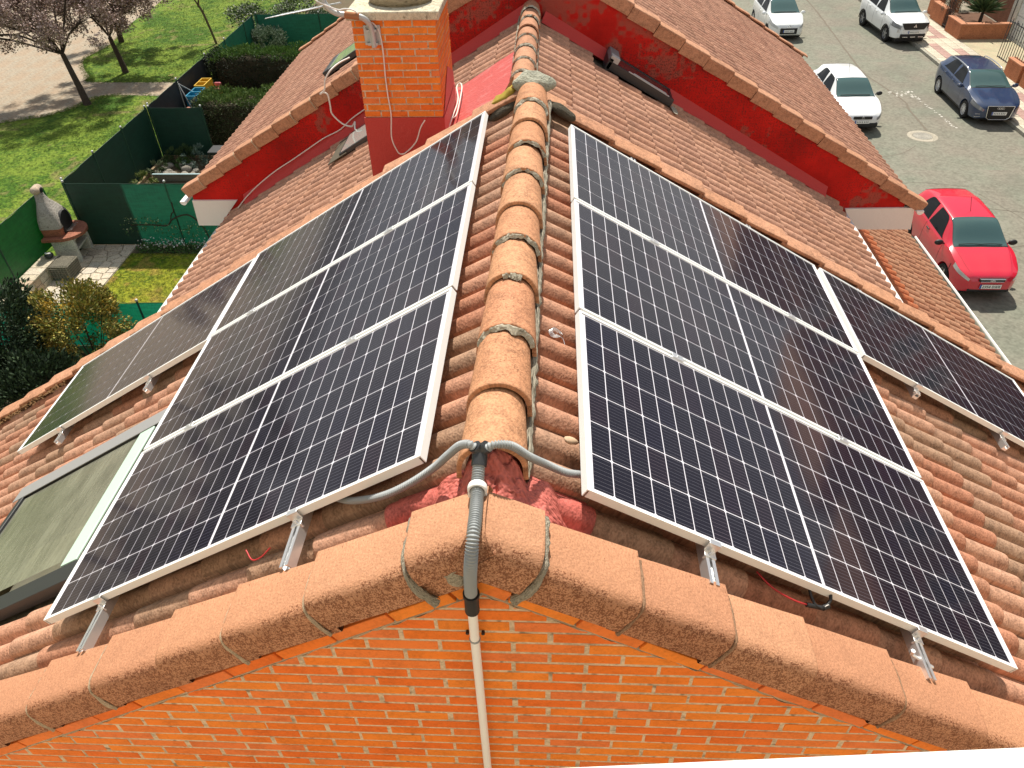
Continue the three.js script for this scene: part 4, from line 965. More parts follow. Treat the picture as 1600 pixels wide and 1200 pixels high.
// monotone cubic through keys [[z, v], ...]
function curve(keys) {
  const n = keys.length, d = [], m = [];
  for (let i = 0; i < n - 1; i++) d.push((keys[i + 1][1] - keys[i][1]) / (keys[i + 1][0] - keys[i][0]));
  for (let i = 0; i < n; i++) m.push(i === 0 ? d[0] : i === n - 1 ? d[n - 2] : d[i - 1] * d[i] <= 0 ? 0 : 2 * d[i - 1] * d[i] / (d[i - 1] + d[i]));
  return (z) => {
    if (z <= keys[0][0]) return keys[0][1]; if (z >= keys[n - 1][0]) return keys[n - 1][1];
    let i = 0; while (z > keys[i + 1][0]) i++;
    const h = keys[i + 1][0] - keys[i][0], t = (z - keys[i][0]) / h, a = keys[i][1], b = keys[i + 1][1];
    return (2 * t ** 3 - 3 * t * t + 1) * a + (t ** 3 - 2 * t * t + t) * h * m[i] + (-2 * t ** 3 + 3 * t * t) * b + (t ** 3 - t * t) * h * m[i + 1];
  };
}
const evaluator = new Evaluator();
evaluator.attributes = ['position', 'normal'];
evaluator.useGroups = false;
// z runs from -L (tail) to 0 (nose)
function carSurface(o) {
  const top = curve(o.top), belt = curve(o.belt), half = curve(o.half), roofW = curve(o.roofW), bot = curve(o.bot);
  const sec = (z) => {
    const w = half(z), b = belt(z), t = Math.max(top(z), b + 0.012), yb = bot(z), rw = roofW(z), m = yb + (b - yb) * 0.45;
    const pts = [[0, yb], [w * 0.86, yb], [w * 0.965, yb + 0.05], [w, m], [w * 0.992, lerp(m, b, 0.6)], [w * 0.955, b], [w * 0.935, b + Math.min(0.03, (t - b) * 0.35)], [lerp(w * 0.92, rw, 0.96), b + (t - b) * 0.84], [rw * 0.86, b + (t - b) * 0.955], [rw * 0.45, t - 0.006], [0, t]];
    return pts;
  };
  const cr = (p0, p1, p2, p3, t) => 0.5 * (2 * p1 + (p2 - p0) * t + (2 * p0 - 5 * p1 + 4 * p2 - p3) * t * t + (3 * p1 - p0 - 3 * p2 + p3) * t ** 3);
  // t in 0..10 along the half section, negative side mirrored
  return (z, t, sgn = 1) => {
    const p = sec(z), i = Math.min(9, Math.floor(t)), f = t - i, a = p[Math.max(0, i - 1)], b = p[i], c = p[i + 1], d = p[Math.min(10, i + 2)];
    const k = i === 0 || i === 9 ? 0 : 0.75, lx = lerp(b[0], c[0], f), ly = lerp(b[1], c[1], f);
    return [sgn * Math.max(0, lerp(lx, cr(a[0], b[0], c[0], d[0], f), k)), lerp(ly, cr(a[1], b[1], c[1], d[1], f), k), z];
  };
}
function carPatch(S, zs, ts, off, sgn, ni = 14, nj = 10, shape) {
  const P = (z, t) => S(z, t, sgn);
  const g = gridGeo(ni, nj, (a, b) => {
    let z = lerp(zs[0], zs[1], a), t = lerp(ts[0], ts[1], b);
    if (shape) [z, t] = shape(a, b, z, t);
    const e = 0.004, p = P(z, t), q = P(z + e, t), r = P(z, Math.min(9.999, t + 0.02)), r0 = P(z, Math.max(0, t - 0.02));
    const u = V(q[0] - p[0], q[1] - p[1], q[2] - p[2]), v = V(r[0] - r0[0], r[1] - r0[1], r[2] - r0[2]), n = u.cross(v).normalize();
    if (n.y < 0 && Math.abs(n.x) < 0.5 || n.x * sgn < -0.05) n.negate();
    return [p[0] + n.x * off, p[1] + n.y * off, p[2] + n.z * off];
  });
  return g;
}
function wheel(r, w, style) {
  const ty = new THREE.LatheGeometry([[r * 0.66, -w / 2], [r * 0.93, -w / 2], [r, -w * 0.36], [r, w * 0.36], [r * 0.93, w / 2], [r * 0.66, w / 2]].map((p) => new THREE.Vector2(...p)), 28).rotateZ(Math.PI / 2);
  const rim = [new THREE.LatheGeometry([[r * 0.68, -w * 0.44], [r * 0.68, w * 0.44], [r * 0.63, w * 0.40], [r * 0.60, -w * 0.2]].map((p) => new THREE.Vector2(...p)), 28).rotateZ(-Math.PI / 2)];
  const n = style === 'ten' ? 10 : 5;
  for (let i = 0; i < n; i++) { const sp = box(w * 0.10, r * 0.56, r * (n === 10 ? 0.10 : 0.17), w * 0.34, r * 0.36, 0, 0.006); rim.push(sp.rotateX(i / n * 2 * Math.PI)); }
  rim.push(new THREE.CylinderGeometry(r * 0.13, r * 0.15, w * 0.12, 12).rotateZ(Math.PI / 2).translate(w * 0.34, 0, 0));
  const back = new THREE.CircleGeometry(r * 0.64, 24).rotateY(Math.PI / 2).translate(w * 0.02, 0, 0);
  return { ty, rim: merge(rim), back };
}
function plateTex(text, blur) {
  const c = document.createElement('canvas'); c.width = 256; c.height = 56;
  const x = c.getContext('2d');
  x.fillStyle = '#e9ebe6'; x.fillRect(0, 0, 256, 56); x.fillStyle = '#2c4fa0'; x.fillRect(0, 0, 20, 56);
  if (text) { x.fillStyle = '#1d1f22'; x.font = 'bold 46px sans-serif'; x.textAlign = 'center'; x.textBaseline = 'middle'; x.fillText(text, 138, 30); }
  else { x.fillStyle = '#83868a'; for (let i = 0; i < 7; i++) x.fillRect(34 + i * 29 + (i > 3 ? 8 : 0), 16, 17, 26); }
  const t = new THREE.CanvasTexture(c); t.colorSpace = THREE.SRGBColorSpace; return t;
}
function car(name, label, pos, turn, o) {
  const g = thing(name, label, 'car', pos, turn, 'cars parked along the street');
  const S = carSurface(o), L = o.L, nz = 72, nt = 44;
  // closed body, the nose and the tail rounded in plan
  const nose = (z) => { const a = clamp((z + o.noseR) / o.noseR), b = clamp((-L + o.tailR - z) / o.tailR); return [Math.sqrt(Math.max(0, 1 - 0.26 * a * a)), a, b]; };
  const zsAll = []; for (let i = 0; i <= nz; i++) { const t = i / nz; zsAll.push(-L + L * (t - Math.sin(2 * Math.PI * t) / (2 * Math.PI) * 0.55)); }
  const ring = (z) => { const r = []; for (let j = 0; j <= nt; j++) r.push(S(z, j / nt * 10, 1)); for (let j = nt - 1; j > 0; j--) r.push(S(z, j / nt * 10, -1)); return r; };
  const pos3 = [], idx = [], R = 2 * nt;
  for (const z of zsAll) for (const p of ring(z)) pos3.push(...p);
  for (let i = 0; i < nz; i++) for (let j = 0; j < R; j++) { const a = i * R + j, b = i * R + (j + 1) % R, c = a + R, d = b + R; idx.push(a, b, c, b, d, c); }
  const f0 = pos3.length / 3; pos3.push(0, lerp(o.bot[0][1], o.top[0][1], 0.5), -L - 0.01); for (let j = 0; j < R; j++) idx.push(f0, (j + 1) % R, j);
  const f1 = pos3.length / 3, lo = nz * R; pos3.push(0, 0.42, 0.012); for (let j = 0; j < R; j++) idx.push(f1, lo + j, lo + (j + 1) % R);
  let bg = new THREE.BufferGeometry(); bg.setAttribute('position', new THREE.Float32BufferAttribute(pos3, 3)); bg.setIndex(idx); bg.computeVertexNormals();
  const wz = [-o.front, -o.front - o.wb];
  let brush = new Brush(bg); brush.updateMatrixWorld();
  for (const z of wz) for (const s of [-1, 1]) {
    const cg = new THREE.CylinderGeometry(o.wr + 0.045, o.wr + 0.045, 0.5, 32).rotateZ(Math.PI / 2).translate(s * (o.W / 2 - 0.02), o.wr, z);
    cg.deleteAttribute('uv'); const cb = new Brush(cg); cb.updateMatrixWorld();
    brush = evaluator.evaluate(brush, cb, SUBTRACTION); brush.updateMatrixWorld();
  }
  mesh('body', brush.geometry, o.paint, g);
  mesh('underbody', merge([box(o.W * 0.72, 0.16, L * 0.9, 0, 0.24, -L / 2), ...wz.map((z) => box(o.W * 0.62, 0.4, 0.6, 0, 0.42, z))]), MAT.black, g);
  const wh = wheel(o.wr, 0.2, o.wheelStyle);
  for (const z of wz) for (const s of [-1, 1]) {
    const w = sub('wheel', g); w.position.set(s * (o.W / 2 - 0.115), o.wr, z); if (s < 0) w.rotation.y = Math.PI;
    mesh('tyre', wh.ty, MAT.rubber, w); mesh('rim', wh.rim, o.rimMat || CHROME, w); mesh('hub_disc', wh.back, MAT.black, w);
  }
  // glass
  const rs = (k) => (a, b, z, t) => [z, t];
  const both = (zs, ts, off, sh, ni, nj) => merge([carPatch(S, zs, ts, off, 1, ni, nj, sh), carPatch(S, zs, ts, off, -1, ni, nj, sh)]);
  const [c1, c0] = o.screen;      // cowl, roof front
  const wsShape = (a, b, z, t) => [lerp(c1, c0, a) - 0.0, lerp(7.35 - 0.25 * (1 - a), 10, b)];
  mesh('windscreen', both([c1, c0], [7.3, 10], 0.006, wsShape, 12, 10), o.glass || GLASS, g);
  mesh('windscreen_seal', both([c1 + 0.035, c0 - 0.03], [7.1, 10], 0.003, (a, b, z, t) => [z, lerp(7.2 - 0.3 * (1 - a), 10, b)], 12, 10), MAT.black, g);
  for (const s of [-1, 1]) {
    for (const [za, zb, kA, kB] of o.side) {
      const sh = (a, b, z, t) => { const zz = lerp(za, zb, a); return [zz, lerp(6.12, lerp(6.12, 7.25, smooth(0, kA, a) * smooth(0, kB, 1 - a)), b)]; };
      mesh('side_window', carPatch(S, [za, zb], [6.1, 7.3], 0.005, s, 16, 6, sh), SIDEGLASS, g);
    }
    for (const z of o.seams) mesh('door_seam', carPatch(S, [z, z + 0.012], [2.3, 6.0], 0.0015, s, 2, 14), MAT.black, g);
    for (const z of o.handles) { const p = S(z, 4.6, s); mesh('door_handle', box(0.03, 0.03, 0.17, p[0] + s * 0.008, p[1], z, 0.01), o.handleMat || o.paint, g); }
    const mp = S(c1 - 0.30, 6.0, s); const mg = sub('mirror', g);
    let mh = new THREE.SphereGeometry(1, 16, 12); mh.scale(0.115, 0.075, 0.06);
    mesh('housing', mh.translate(mp[0] + s * 0.15, mp[1] + 0.045, c1 - 0.26), o.mirrorMat || o.paint, mg);
    mesh('mirror_arm', bar([mp[0] - s * 0.01, mp[1] + 0.0, c1 - 0.28], [mp[0] + s * 0.10, mp[1] + 0.03, c1 - 0.26], 0.022), MAT.black, mg);
    mesh('headlight', carPatch(S, o.lamp[0], o.lamp[1], 0.006, s, 10, 8, o.lampShape), o.lampMat || LAMP, g);
  }
  mesh('rear_window', both(o.rear, [7.4, 10], 0.006, null, 8, 8), GLASS, g);
  for (const [x0, x1] of [[-0.55, 0.02], [-0.05, 0.52]]) mesh('wiper', tube([[x0, S(c1 - 0.02, 8.2)[1] + 0.03, c1 - 0.02], [(x0 + x1) / 2, S(c1 - 0.03, 9.3)[1] + 0.035, c1 - 0.03], [x1, S(c1 - 0.02, 9.5)[1] + 0.03, c1 - 0.02]], 0.011, 10, 5), MAT.black, g);
  // shut lines of the bonnet and the bumper, black sills
  const seam = std({ color: rgb(0.02, 0.02, 0.02), roughness: 0.8 });
  mesh('bonnet_seam', both([c1 + 0.05, -0.22], [7.0, 7.06], 0.0025, (a, b, z, t) => [lerp(c1 + 0.05, -0.20, a), lerp(7.15, 7.19, b) + 0.25 * (1 - a) * 0], 20, 1), seam, g);
  mesh('bumper_seam', both([-0.62, -0.60], [1.9, 4.3], 0.002, null, 2, 12), seam, g);
  mesh('sill', both([-o.front - 0.42, -o.front - o.wb + 0.42], [1.15, 2.1], 0.006, null, 8, 4), MAT.black, g);
  // front: grille, plate, bumper intake
  const front = (w, h, y, mat, nm, z = 0.02, r = 0.015, dz = 0.03) => mesh(nm, box(w, h, dz, 0, y, z, Math.min(r, h * 0.4, dz * 0.45)), mat, g);
  o.face(g, front);
  const pl = mesh('number_plate', box(0.52, 0.112, 0.012), [MAT.white, MAT.white, MAT.white, MAT.white, std({ map: plateTex(o.plate), roughness: 0.5 }), MAT.white][4], g);
  pl.position.set(0, o.plateY, o.plateZ); pl.rotation.x = -0.06;
  if (o.antenna) mesh('antenna', bar([0, S(o.antenna, 10)[1] - 0.01, o.antenna], [0, S(o.antenna, 10)[1] + 0.30, o.antenna - 0.22], 0.006, 6), MAT.black, g);
  mesh('seat', merge([box(0.42, 0.5, 0.12, -0.36, 1.0, c1 - 1.0, 0.05), box(0.42, 0.5, 0.12, 0.36, 1.0, c1 - 1.0, 0.05)]), MAT.black, g);
  return g;
}
// shapes of small hatchbacks and of the taller crossover
function hatch(L, W, H, k = {}) {
  const w = W / 2, hood = k.hood || 0.98, cowl = k.cowl || -1.02, rf = k.rf || -1.78;
  return {
    L, W, noseR: 0.5, tailR: 0.3, front: k.front || 0.80, wb: k.wb || 2.48, wr: k.wr || 0.295,
    top: [[-L, 0.80], [-L + 0.07, 1.02], [-L + 0.42, H - 0.09], [-L + 1.0, H - 0.012], [(rf - L) / 2, H], [rf, H - 0.05], [cowl, hood + 0.02], [cowl + 0.25, hood - 0.045], [-0.35, hood - 0.18], [-0.08, hood - 0.30], [0, hood - 0.42]],
    belt: [[-L, 0.72], [-L + 0.1, 0.98], [-L + 0.6, 0.97], [cowl - 0.3, 0.90], [cowl, hood - 0.06], [-0.4, hood - 0.24], [-0.08, hood - 0.36], [0, hood - 0.46]],
    half: [[-L, w * 0.72], [-L + 0.12, w * 0.9], [-L + 0.5, w * 0.985], [-L * 0.5, w], [-0.75, w * 0.985], [-0.35, w * 0.91], [-0.12, w * 0.76], [0, w * 0.56]],
    roofW: [[-L, w * 0.6], [-L + 0.5, w * 0.66], [-L * 0.5, w * 0.70], [rf, w * 0.70], [cowl, w * 0.80], [cowl + 0.4, w * 0.74], [-0.2, w * 0.62], [0, w * 0.46]],
    bot: [[-L, 0.36], [-L + 0.2, 0.25], [-1, 0.20], [-0.2, 0.21], [0, 0.30]],
    screen: [cowl, rf], rear: [-L + 0.42, -L + 0.12], side: [[cowl - 0.42, cowl - 1.38, 0.55, 0.06], [cowl - 1.44, -L + 0.62, 0.05, 0.5]],
    seams: [cowl - 0.30, cowl - 1.42], handles: [cowl - 1.22], lamp: [[-0.56, -0.035], [4.0, 5.75]], lampShape: null, plateY: 0.46, plateZ: 0.035,
  };
}
// red hatchback
car('parked_car', 'bright red hatchback with black mirrors parked beside the porch', [11.17, GY, -14.52], 0, {
  ...hatch(3.88, 1.66, 1.49, { cowl: -1.0, rf: -1.72, hood: 1.0 }), lamp: [[-0.52, -0.05], [4.35, 5.7]], paint: paint(0.62, 0.008, 0.035), mirrorMat: MAT.black, handleMat: MAT.black, lampMat: LAMP, plate: '2354 DWR', antenna: -2.0,
  rimMat: std({ color: rgb(0.62, 0.63, 0.64), metalness: 0.5, roughness: 0.4 }),
  face: (g, f) => {
    f(0.62, 0.085, 0.63, MAT.black, 'grille', 0.0, 0.02, 0.06); mesh('grille_trim', merge([box(0.60, 0.016, 0.02, 0, 0.665, 0.03, 0.005), box(0.56, 0.014, 0.02, 0, 0.60, 0.035, 0.005)]), CHROME, g);
    mesh('badge', merge([box(0.13, 0.022, 0.016, 0, 0.634, 0.04, 0.004), box(0.05, 0.042, 0.016, 0, 0.634, 0.04, 0.004)]), CHROME, g);
    f(1.0, 0.07, 0.33, MAT.black, 'intake', -0.03, 0.02, 0.08);
  },
});
// white hatchback nearest the roof on the left kerb
car('parked_car', 'white hatchback with a dark grille, second along the near kerb behind the red car', [11.36, GY, -25.25], 0.02, {
  ...hatch(4.05, 1.69, 1.44, { cowl: -1.12, rf: -1.86, hood: 0.96, wb: 2.47 }), paint: paint(0.80, 0.82, 0.82, 0.35), mirrorMat: MAT.black, lampMat: DARKLAMP, plate: '', antenna: -2.2,
  face: (g, f) => { f(0.66, 0.11, 0.60, MAT.black, 'grille', 0.005, 0.03, 0.06); mesh('badge', merge([new THREE.TorusGeometry(0.03, 0.008, 6, 14, Math.PI * 1.3).translate(0, 0.615, 0.04), new THREE.TorusGeometry(0.03, 0.008, 6, 14, Math.PI * 1.3).rotateZ(Math.PI).translate(0, 0.585, 0.04)]), CHROME, g); f(1.15, 0.15, 0.34, MAT.black, 'intake', -0.02, 0.03, 0.09); },
});
// small rounded white car at the far end of the roof
car('parked_car', 'small rounded white car at the top edge, its oval grille just past the far roof', [11.42, GY, -36.5], 0.05, {
  ...hatch(3.92, 1.68, 1.52, { cowl: -0.92, rf: -1.72, hood: 1.02 }), paint: paint(0.78, 0.81, 0.80, 0.35), plate: '', lampMat: LAMP,
  face: (g, f) => { mesh('grille', box(0.80, 0.26, 0.05, 0, 0.46, 0.012, 0.024), MAT.black, g); mesh('badge', merge([bar([-0.09, 0.68, 0.02], [0, 0.72, 0.03], 0.01, 5), bar([0, 0.72, 0.03], [0.09, 0.68, 0.02], 0.01, 5), bar([-0.09, 0.65, 0.025], [0, 0.69, 0.035], 0.01, 5), bar([0, 0.69, 0.035], [0.09, 0.65, 0.025], 0.01, 5)]), CHROME, g); },
});
// dark blue hatchback across the street
{
  const h = hatch(4.24, 1.78, 1.43, { cowl: -1.18, rf: -1.98, hood: 0.98, wb: 2.60, wr: 0.315, front: 0.86 });
  h.plateY = 0.47;
  const g = car('parked_car', 'dark blue hatchback with silver roof rails parked at the far kerb', [16.42, GY, -25.95], -0.03, {
    ...h, paint: paint(0.009, 0.030, 0.090), plate: '', lampMat: DARKLAMP, wheelStyle: 'ten', handles: [-2.40, -3.22], seams: [-1.5, -2.55, -3.35], rimMat: std({ color: rgb(0.74, 0.75, 0.76), metalness: 0.4, roughness: 0.35 }),
    face: (gg, f) => {
      const s = new THREE.Shape([[-0.46, 0.24], [0.46, 0.24], [0.40, -0.17], [0.30, -0.24], [-0.30, -0.24], [-0.40, -0.17]].map((p) => new THREE.Vector2(...p)));
      mesh('grille', new THREE.ExtrudeGeometry(s, { depth: 0.03, bevelSize: 0.004, bevelThickness: 0.004, bevelSegments: 1 }).translate(0, 0.49, -0.01), MAT.black, gg);
      const q = s.getPoints().map((p) => [p.x, p.y + 0.49, 0.028]); q.push(q[0]); const rim = []; for (let i = 0; i < q.length - 1; i++) rim.push(bar(q[i], q[i + 1], 0.013, 6));
      mesh('grille_trim', merge(rim), CHROME, gg);
      mesh('badge', merge([-1.5, -0.5, 0.5, 1.5].map((i) => new THREE.TorusGeometry(0.038, 0.007, 6, 16).translate(i * 0.055, 0.655, 0.04))), CHROME, gg);
      for (const s2 of [-1, 1]) mesh('fog_trim', merge([box(0.34, 0.016, 0.02, s2 * 0.62, 0.33, -0.07, 0.005), box(0.30, 0.016, 0.02, s2 * 0.62, 0.42, -0.075, 0.005)]), CHROME, gg);
    },
  });
  for (const s of [-1, 1]) mesh('roof_rail', tube([[s * 0.60, 1.30, -2.0], [s * 0.605, 1.405, -2.15], [s * 0.61, 1.435, -2.8], [s * 0.60, 1.40, -3.5], [s * 0.59, 1.34, -3.62]], 0.018, 30, 8), CHROME, g);
}
// white crossover
{
  const L = 4.42, w = 0.9, H = 1.68;
  const h = hatch(L, 1.80, H, { cowl: -1.12, rf: -1.92, hood: 1.16, wb: 2.67, wr: 0.35, front: 0.92 });
  h.belt = [[-L, 0.85], [-L + 0.1, 1.12], [-L + 0.6, 1.12], [-1.4, 1.02], [-1.12, 1.06], [-0.4, 0.94], [-0.08, 0.86], [0, 0.74]];
  h.top = h.top.map(([z, y]) => z > -1.1 ? [z, y + 0.06] : [z, y]);
  h.bot = [[-L, 0.5], [-L + 0.2, 0.36], [-1, 0.30], [-0.2, 0.32], [0, 0.42]];
  h.plateY = 0.62; h.plateZ = 0.04; h.lamp = [[-0.55, -0.06], [3.9, 5.5]];
  car('parked_car', 'white crossover with black wheel trims and a wide black grille at the top edge', [16.80, GY, -35.55], 0.075, {
    ...h, paint: paint(0.78, 0.81, 0.82, 0.3), plate: '', lampMat: DARKLAMP, handles: [-2.3, -3.1], seams: [-1.45, -2.5, -3.4], rimMat: std({ color: rgb(0.32, 0.33, 0.34), metalness: 0.5, roughness: 0.4 }),
    face: (gg, f) => {
      const s = new THREE.Shape([[-0.62, 0.14], [0.62, 0.14], [0.44, -0.13], [-0.44, -0.13]].map((p) => new THREE.Vector2(...p)));
      mesh('grille', new THREE.ExtrudeGeometry(s, { depth: 0.04, bevelSize: 0.006, bevelThickness: 0.004, bevelSegments: 1 }).translate(0, 0.86, -0.02), MAT.black, gg);
      const d = (x, y, a) => { const q = new THREE.Shape([[0, 0], [0.022, 0.042], [0, 0.084], [-0.022, 0.042]].map((p) => new THREE.Vector2(...p))); return new THREE.ExtrudeGeometry(q, { depth: 0.012, bevelEnabled: false }).rotateZ(a).translate(x, y, 0.03); };
      mesh('badge', merge([d(0, 0.875, 0), d(0, 0.872, 2.094), d(0, 0.872, -2.094)]), CHROME, gg);
      mesh('intake', box(1.15, 0.16, 0.08, 0, 0.46, -0.01, 0.03), MAT.black, gg);
      for (const x of [-0.36, 0, 0.36]) mesh('bumper_trim', box(0.24, 0.03, 0.03, x, 0.42, 0.04, 0.008), CHROME, gg);
      for (const s2 of [-1, 1]) mesh('fog_lamp', merge([0, 1, 2, 3].map((i) => box(0.09, 0.06, 0.03, s2 * (0.68 - (i & 1) * 0.1), 0.70 - (i >> 1) * 0.075, -0.10 + (i & 1) * 0.025, 0.01))), LAMP, gg);
      for (const s2 of [-1, 1]) mesh('wheel_trim', merge([-0.92, -3.59].map((z) => new THREE.TorusGeometry(0.395, 0.022, 6, 24, Math.PI * 1.1).rotateZ(-0.15).rotateY(Math.PI / 2).translate(s2 * 0.885, 0.35, z))), MAT.black, gg);
    },
  });
}
// ---------------------------------------------------------------- pavement, kerb, walls across the street
{
  const kx = 17.02, PY = GY + 0.12;
  reseed(55);
  const kerb = struct('kerb', box(0.02, 0.02, 0.02, kx + 0.07, GY - 0.1, -30), std({ color: rgb(0.40, 0.38, 0.32), map: MAT.mortarMap, roughness: 0.9 }));
  const kerbM = std({ color: rgb(0.42, 0.40, 0.33), map: MAT.mortarMap, roughness: 0.9 });
  for (let z = -44; z < -21; z += 1.0) mesh('kerb_stone', metreUV(box(0.14, 0.24, 0.99, kx + 0.07, GY + rr(-0.003, 0.003), z + 0.5, 0.012)), kerbM, kerb);
  struct('pavement', metreUV(box(2.2, 0.2, 130, kx + 1.24, PY - 0.114, -60)), std({ color: rgb(0.45, 0.40, 0.31), map: MAT.mortarMap, roughness: 0.92 }));
  const pv = scene.getObjectByName('pavement');
  const cream = [0.60, 0.54, 0.43], pink = [0.46, 0.30, 0.26];
  const pm = (c) => [0, 1, 2].map((i) => std({ color: rgb(...mulc(c, 0.94 + i * 0.06)), map: MAT.mortarMap, roughness: 0.9 }));
  const cm = pm(cream), km = pm(pink), sg = metreUV(box(0.39, 0.02, 0.39, 0, 0, 0, 0.004));
  for (let i = 0; i < 5; i++) for (let j = 0; j < 46; j++) {       // slabs: cream border, pink key pattern
    const q = j % 14, pinkHere = (i === 1 && q < 9) || (i === 3 && q > 1 && q < 12) || (q === 8 && i > 0 && i < 3) || (q === 11 && i > 1 && i < 4);
    const m = mesh('paving_slab', sg, pick(pinkHere ? km : cm), pv);
    m.position.set(kx + 0.36 + i * 0.405, PY - 0.009 + rr(-0.002, 0.002), -41.0 + j * 0.405);
  }
  const terra = std({ color: rgb(0.50, 0.20, 0.10), map: MAT.mortarMap, roughness: 0.85 }), cap = std({ color: rgb(0.56, 0.26, 0.15), map: MAT.mortarMap, roughness: 0.85 });
  const wallBox = (t, w, h, d, x, z) => { mesh('wall_body', metreUV(box(w, h, d, x, PY + h / 2, z, 0.01)), terra, t); mesh('coping', metreUV(box(w + 0.05, 0.06, d + 0.05, x, PY + h + 0.03, z, 0.015)), cap, t); };
  let t = thing('garden_wall', 'terracotta planter wall with a corner beside the driveway', 'wall'); wallBox(t, 0.24, 0.62, 1.5, 19.25, -36.85); wallBox(t, 2.0, 0.62, 0.24, 20.35, -36.2); 
  t = thing('garden_wall', 'short terracotta wall between the iron gate and the white crossover', 'wall'); wallBox(t, 0.24, 0.72, 1.5, 19.4, -39.1);
  t = thing('gate_pillar', 'taller terracotta pillar with a stepped top behind the white crossover', 'pillar'); wallBox(t, 0.55, 1.15, 0.55, 19.75, -40.5); wallBox(t, 0.4, 1.9, 0.4, 20.35, -39.9);
  t = thing('garden_wall', 'terracotta wall end beside the blue car mirror', 'wall'); wallBox(t, 0.28, 0.62, 1.15, 19.2, -30.7); wallBox(t, 0.28, 0.62, 6, 19.2, -26.9);
  const soil = struct('planting_bed', metreUV(box(1.8, 0.5, 2.6, 20.3, PY + 0.2, -37.6)), std({ color: rgb(0.16, 0.09, 0.06), map: MAT.mortarMap, roughness: 1 }));
  t = thing('driveway', 'stained beige driveway in front of the white garage', 'driveway'); mesh('surface', metreUV(box(2.6, 0.1, 5.0, 20.5, PY - 0.045, -33.6), 0.5), std({ color: rgb(0.46, 0.40, 0.28), map: MAT.asphaltMap, roughness: 0.92 }), t);
  // wavy roof-tile edging in the planter
  t = thing('planter_edging', 'row of small upright clay tiles edging the planter', 'edging'); for (let i = 0; i < 14; i++) mesh('edging_tile', new THREE.CylinderGeometry(0.055, 0.06, 0.2, 8).translate(19.55 + i * 0.12, PY + 0.53, -36.42 - i * 0.006), cap, t);
  // house with the white garage
  t = thing('garage_house', 'pale house front with a white garage door at the right edge', 'house');
  const pale = std({ color: rgb(0.60, 0.58, 0.50), map: MAT.mortarMap, roughness: 0.9 });
  mesh('wall', metreUV(merge([box(8, 6.5, 0.3, 25.4, PY + 3.25, -36.5), box(0.3, 3.9, 7.2, 21.55, PY + 4.55, -32.9), box(8, 6.5, 0.3, 25.4, PY + 3.25, -29.2), box(0.3, 2.6, 0.35, 21.55, PY + 1.3, -36.25), box(0.3, 2.6, 3.4, 21.55, PY + 1.3, -31.0)])), pale, t);
  const door = sub('garage_door', t); for (let i = 0; i < 5; i++) mesh('door_panel', box(0.05, 0.50, 3.3, 21.47, PY + 0.26 + i * 0.52, -34.4, 0.006), std({ color: rgb(0.66, 0.68, 0.64), roughness: 0.5 }), door);
  mesh('door_handle', box(0.03, 0.10, 0.10, 21.42, PY + 0.75, -35.7, 0.012), MAT.darkMetal, door);
  mesh('roof', merge([box(9, 0.2, 5.2, 25.5, PY + 7.6, -35.0).translate(0, 0, 0), box(9, 0.2, 5.2, 25.5, PY + 7.6, -30.7)]), MAT.tileB[0], t);
  // ironwork
  const iron = (label, x, z, len, n, h, y0) => { const q = thing('iron_gate', label, 'gate', [x, PY, z]); for (const y of [y0 + 0.05, y0 + h - 0.05]) mesh('cross_bar', box(0.03, 0.04, len, 0, y, -len / 2, 0.005), MAT.darkMetal, q); for (let i = 0; i <= n; i++) mesh('upright', bar([0, y0, -len * i / n], [0, y0 + h + (i % 2 ? 0.08 : 0), -len * i / n], 0.014, 6), MAT.darkMetal, q); for (let i = 0; i < n; i += 2) mesh('scroll', new THREE.TorusGeometry(0.09, 0.009, 5, 14).rotateY(Math.PI / 2).translate(0, y0 + h * 0.6, -len * (i + 1) / n), MAT.darkMetal, q); };
  iron('dark wrought iron gate between two terracotta walls', 19.3, -37.65, 0.75, 5, 1.3, 0.05);
  iron('tall dark iron railing above the terracotta wall at the right edge', 19.25, -29.9, 2.6, 14, 1.5, 0.3);
  // manhole, painted mark, cracks
  t = thing('manhole_cover', 'round pale manhole cover set in the road', 'manhole cover', [13.55, GY, -25.05]);
  mesh('ring', new THREE.LatheGeometry([[0.34, 0], [0.34, 0.010], [0.50, 0.010], [0.515, 0.002]].map((p) => new THREE.Vector2(...p)), 40), std({ color: rgb(0.44, 0.40, 0.32), map: MAT.mortarMap, roughness: 0.9 }), t);
  mesh('lid', new THREE.CylinderGeometry(0.325, 0.325, 0.012, 36).translate(0, 0.004, 0), std({ color: rgb(0.36, 0.34, 0.29), map: MAT.mortarMap, roughness: 0.8 }), t);
  mesh('lid_rib', merge([0, 1, 2].map((i) => new THREE.TorusGeometry(0.09 + i * 0.08, 0.008, 4, 28).rotateX(Math.PI / 2).translate(0, 0.011, 0))), std({ color: rgb(0.42, 0.40, 0.35), roughness: 0.8 }), t);
}
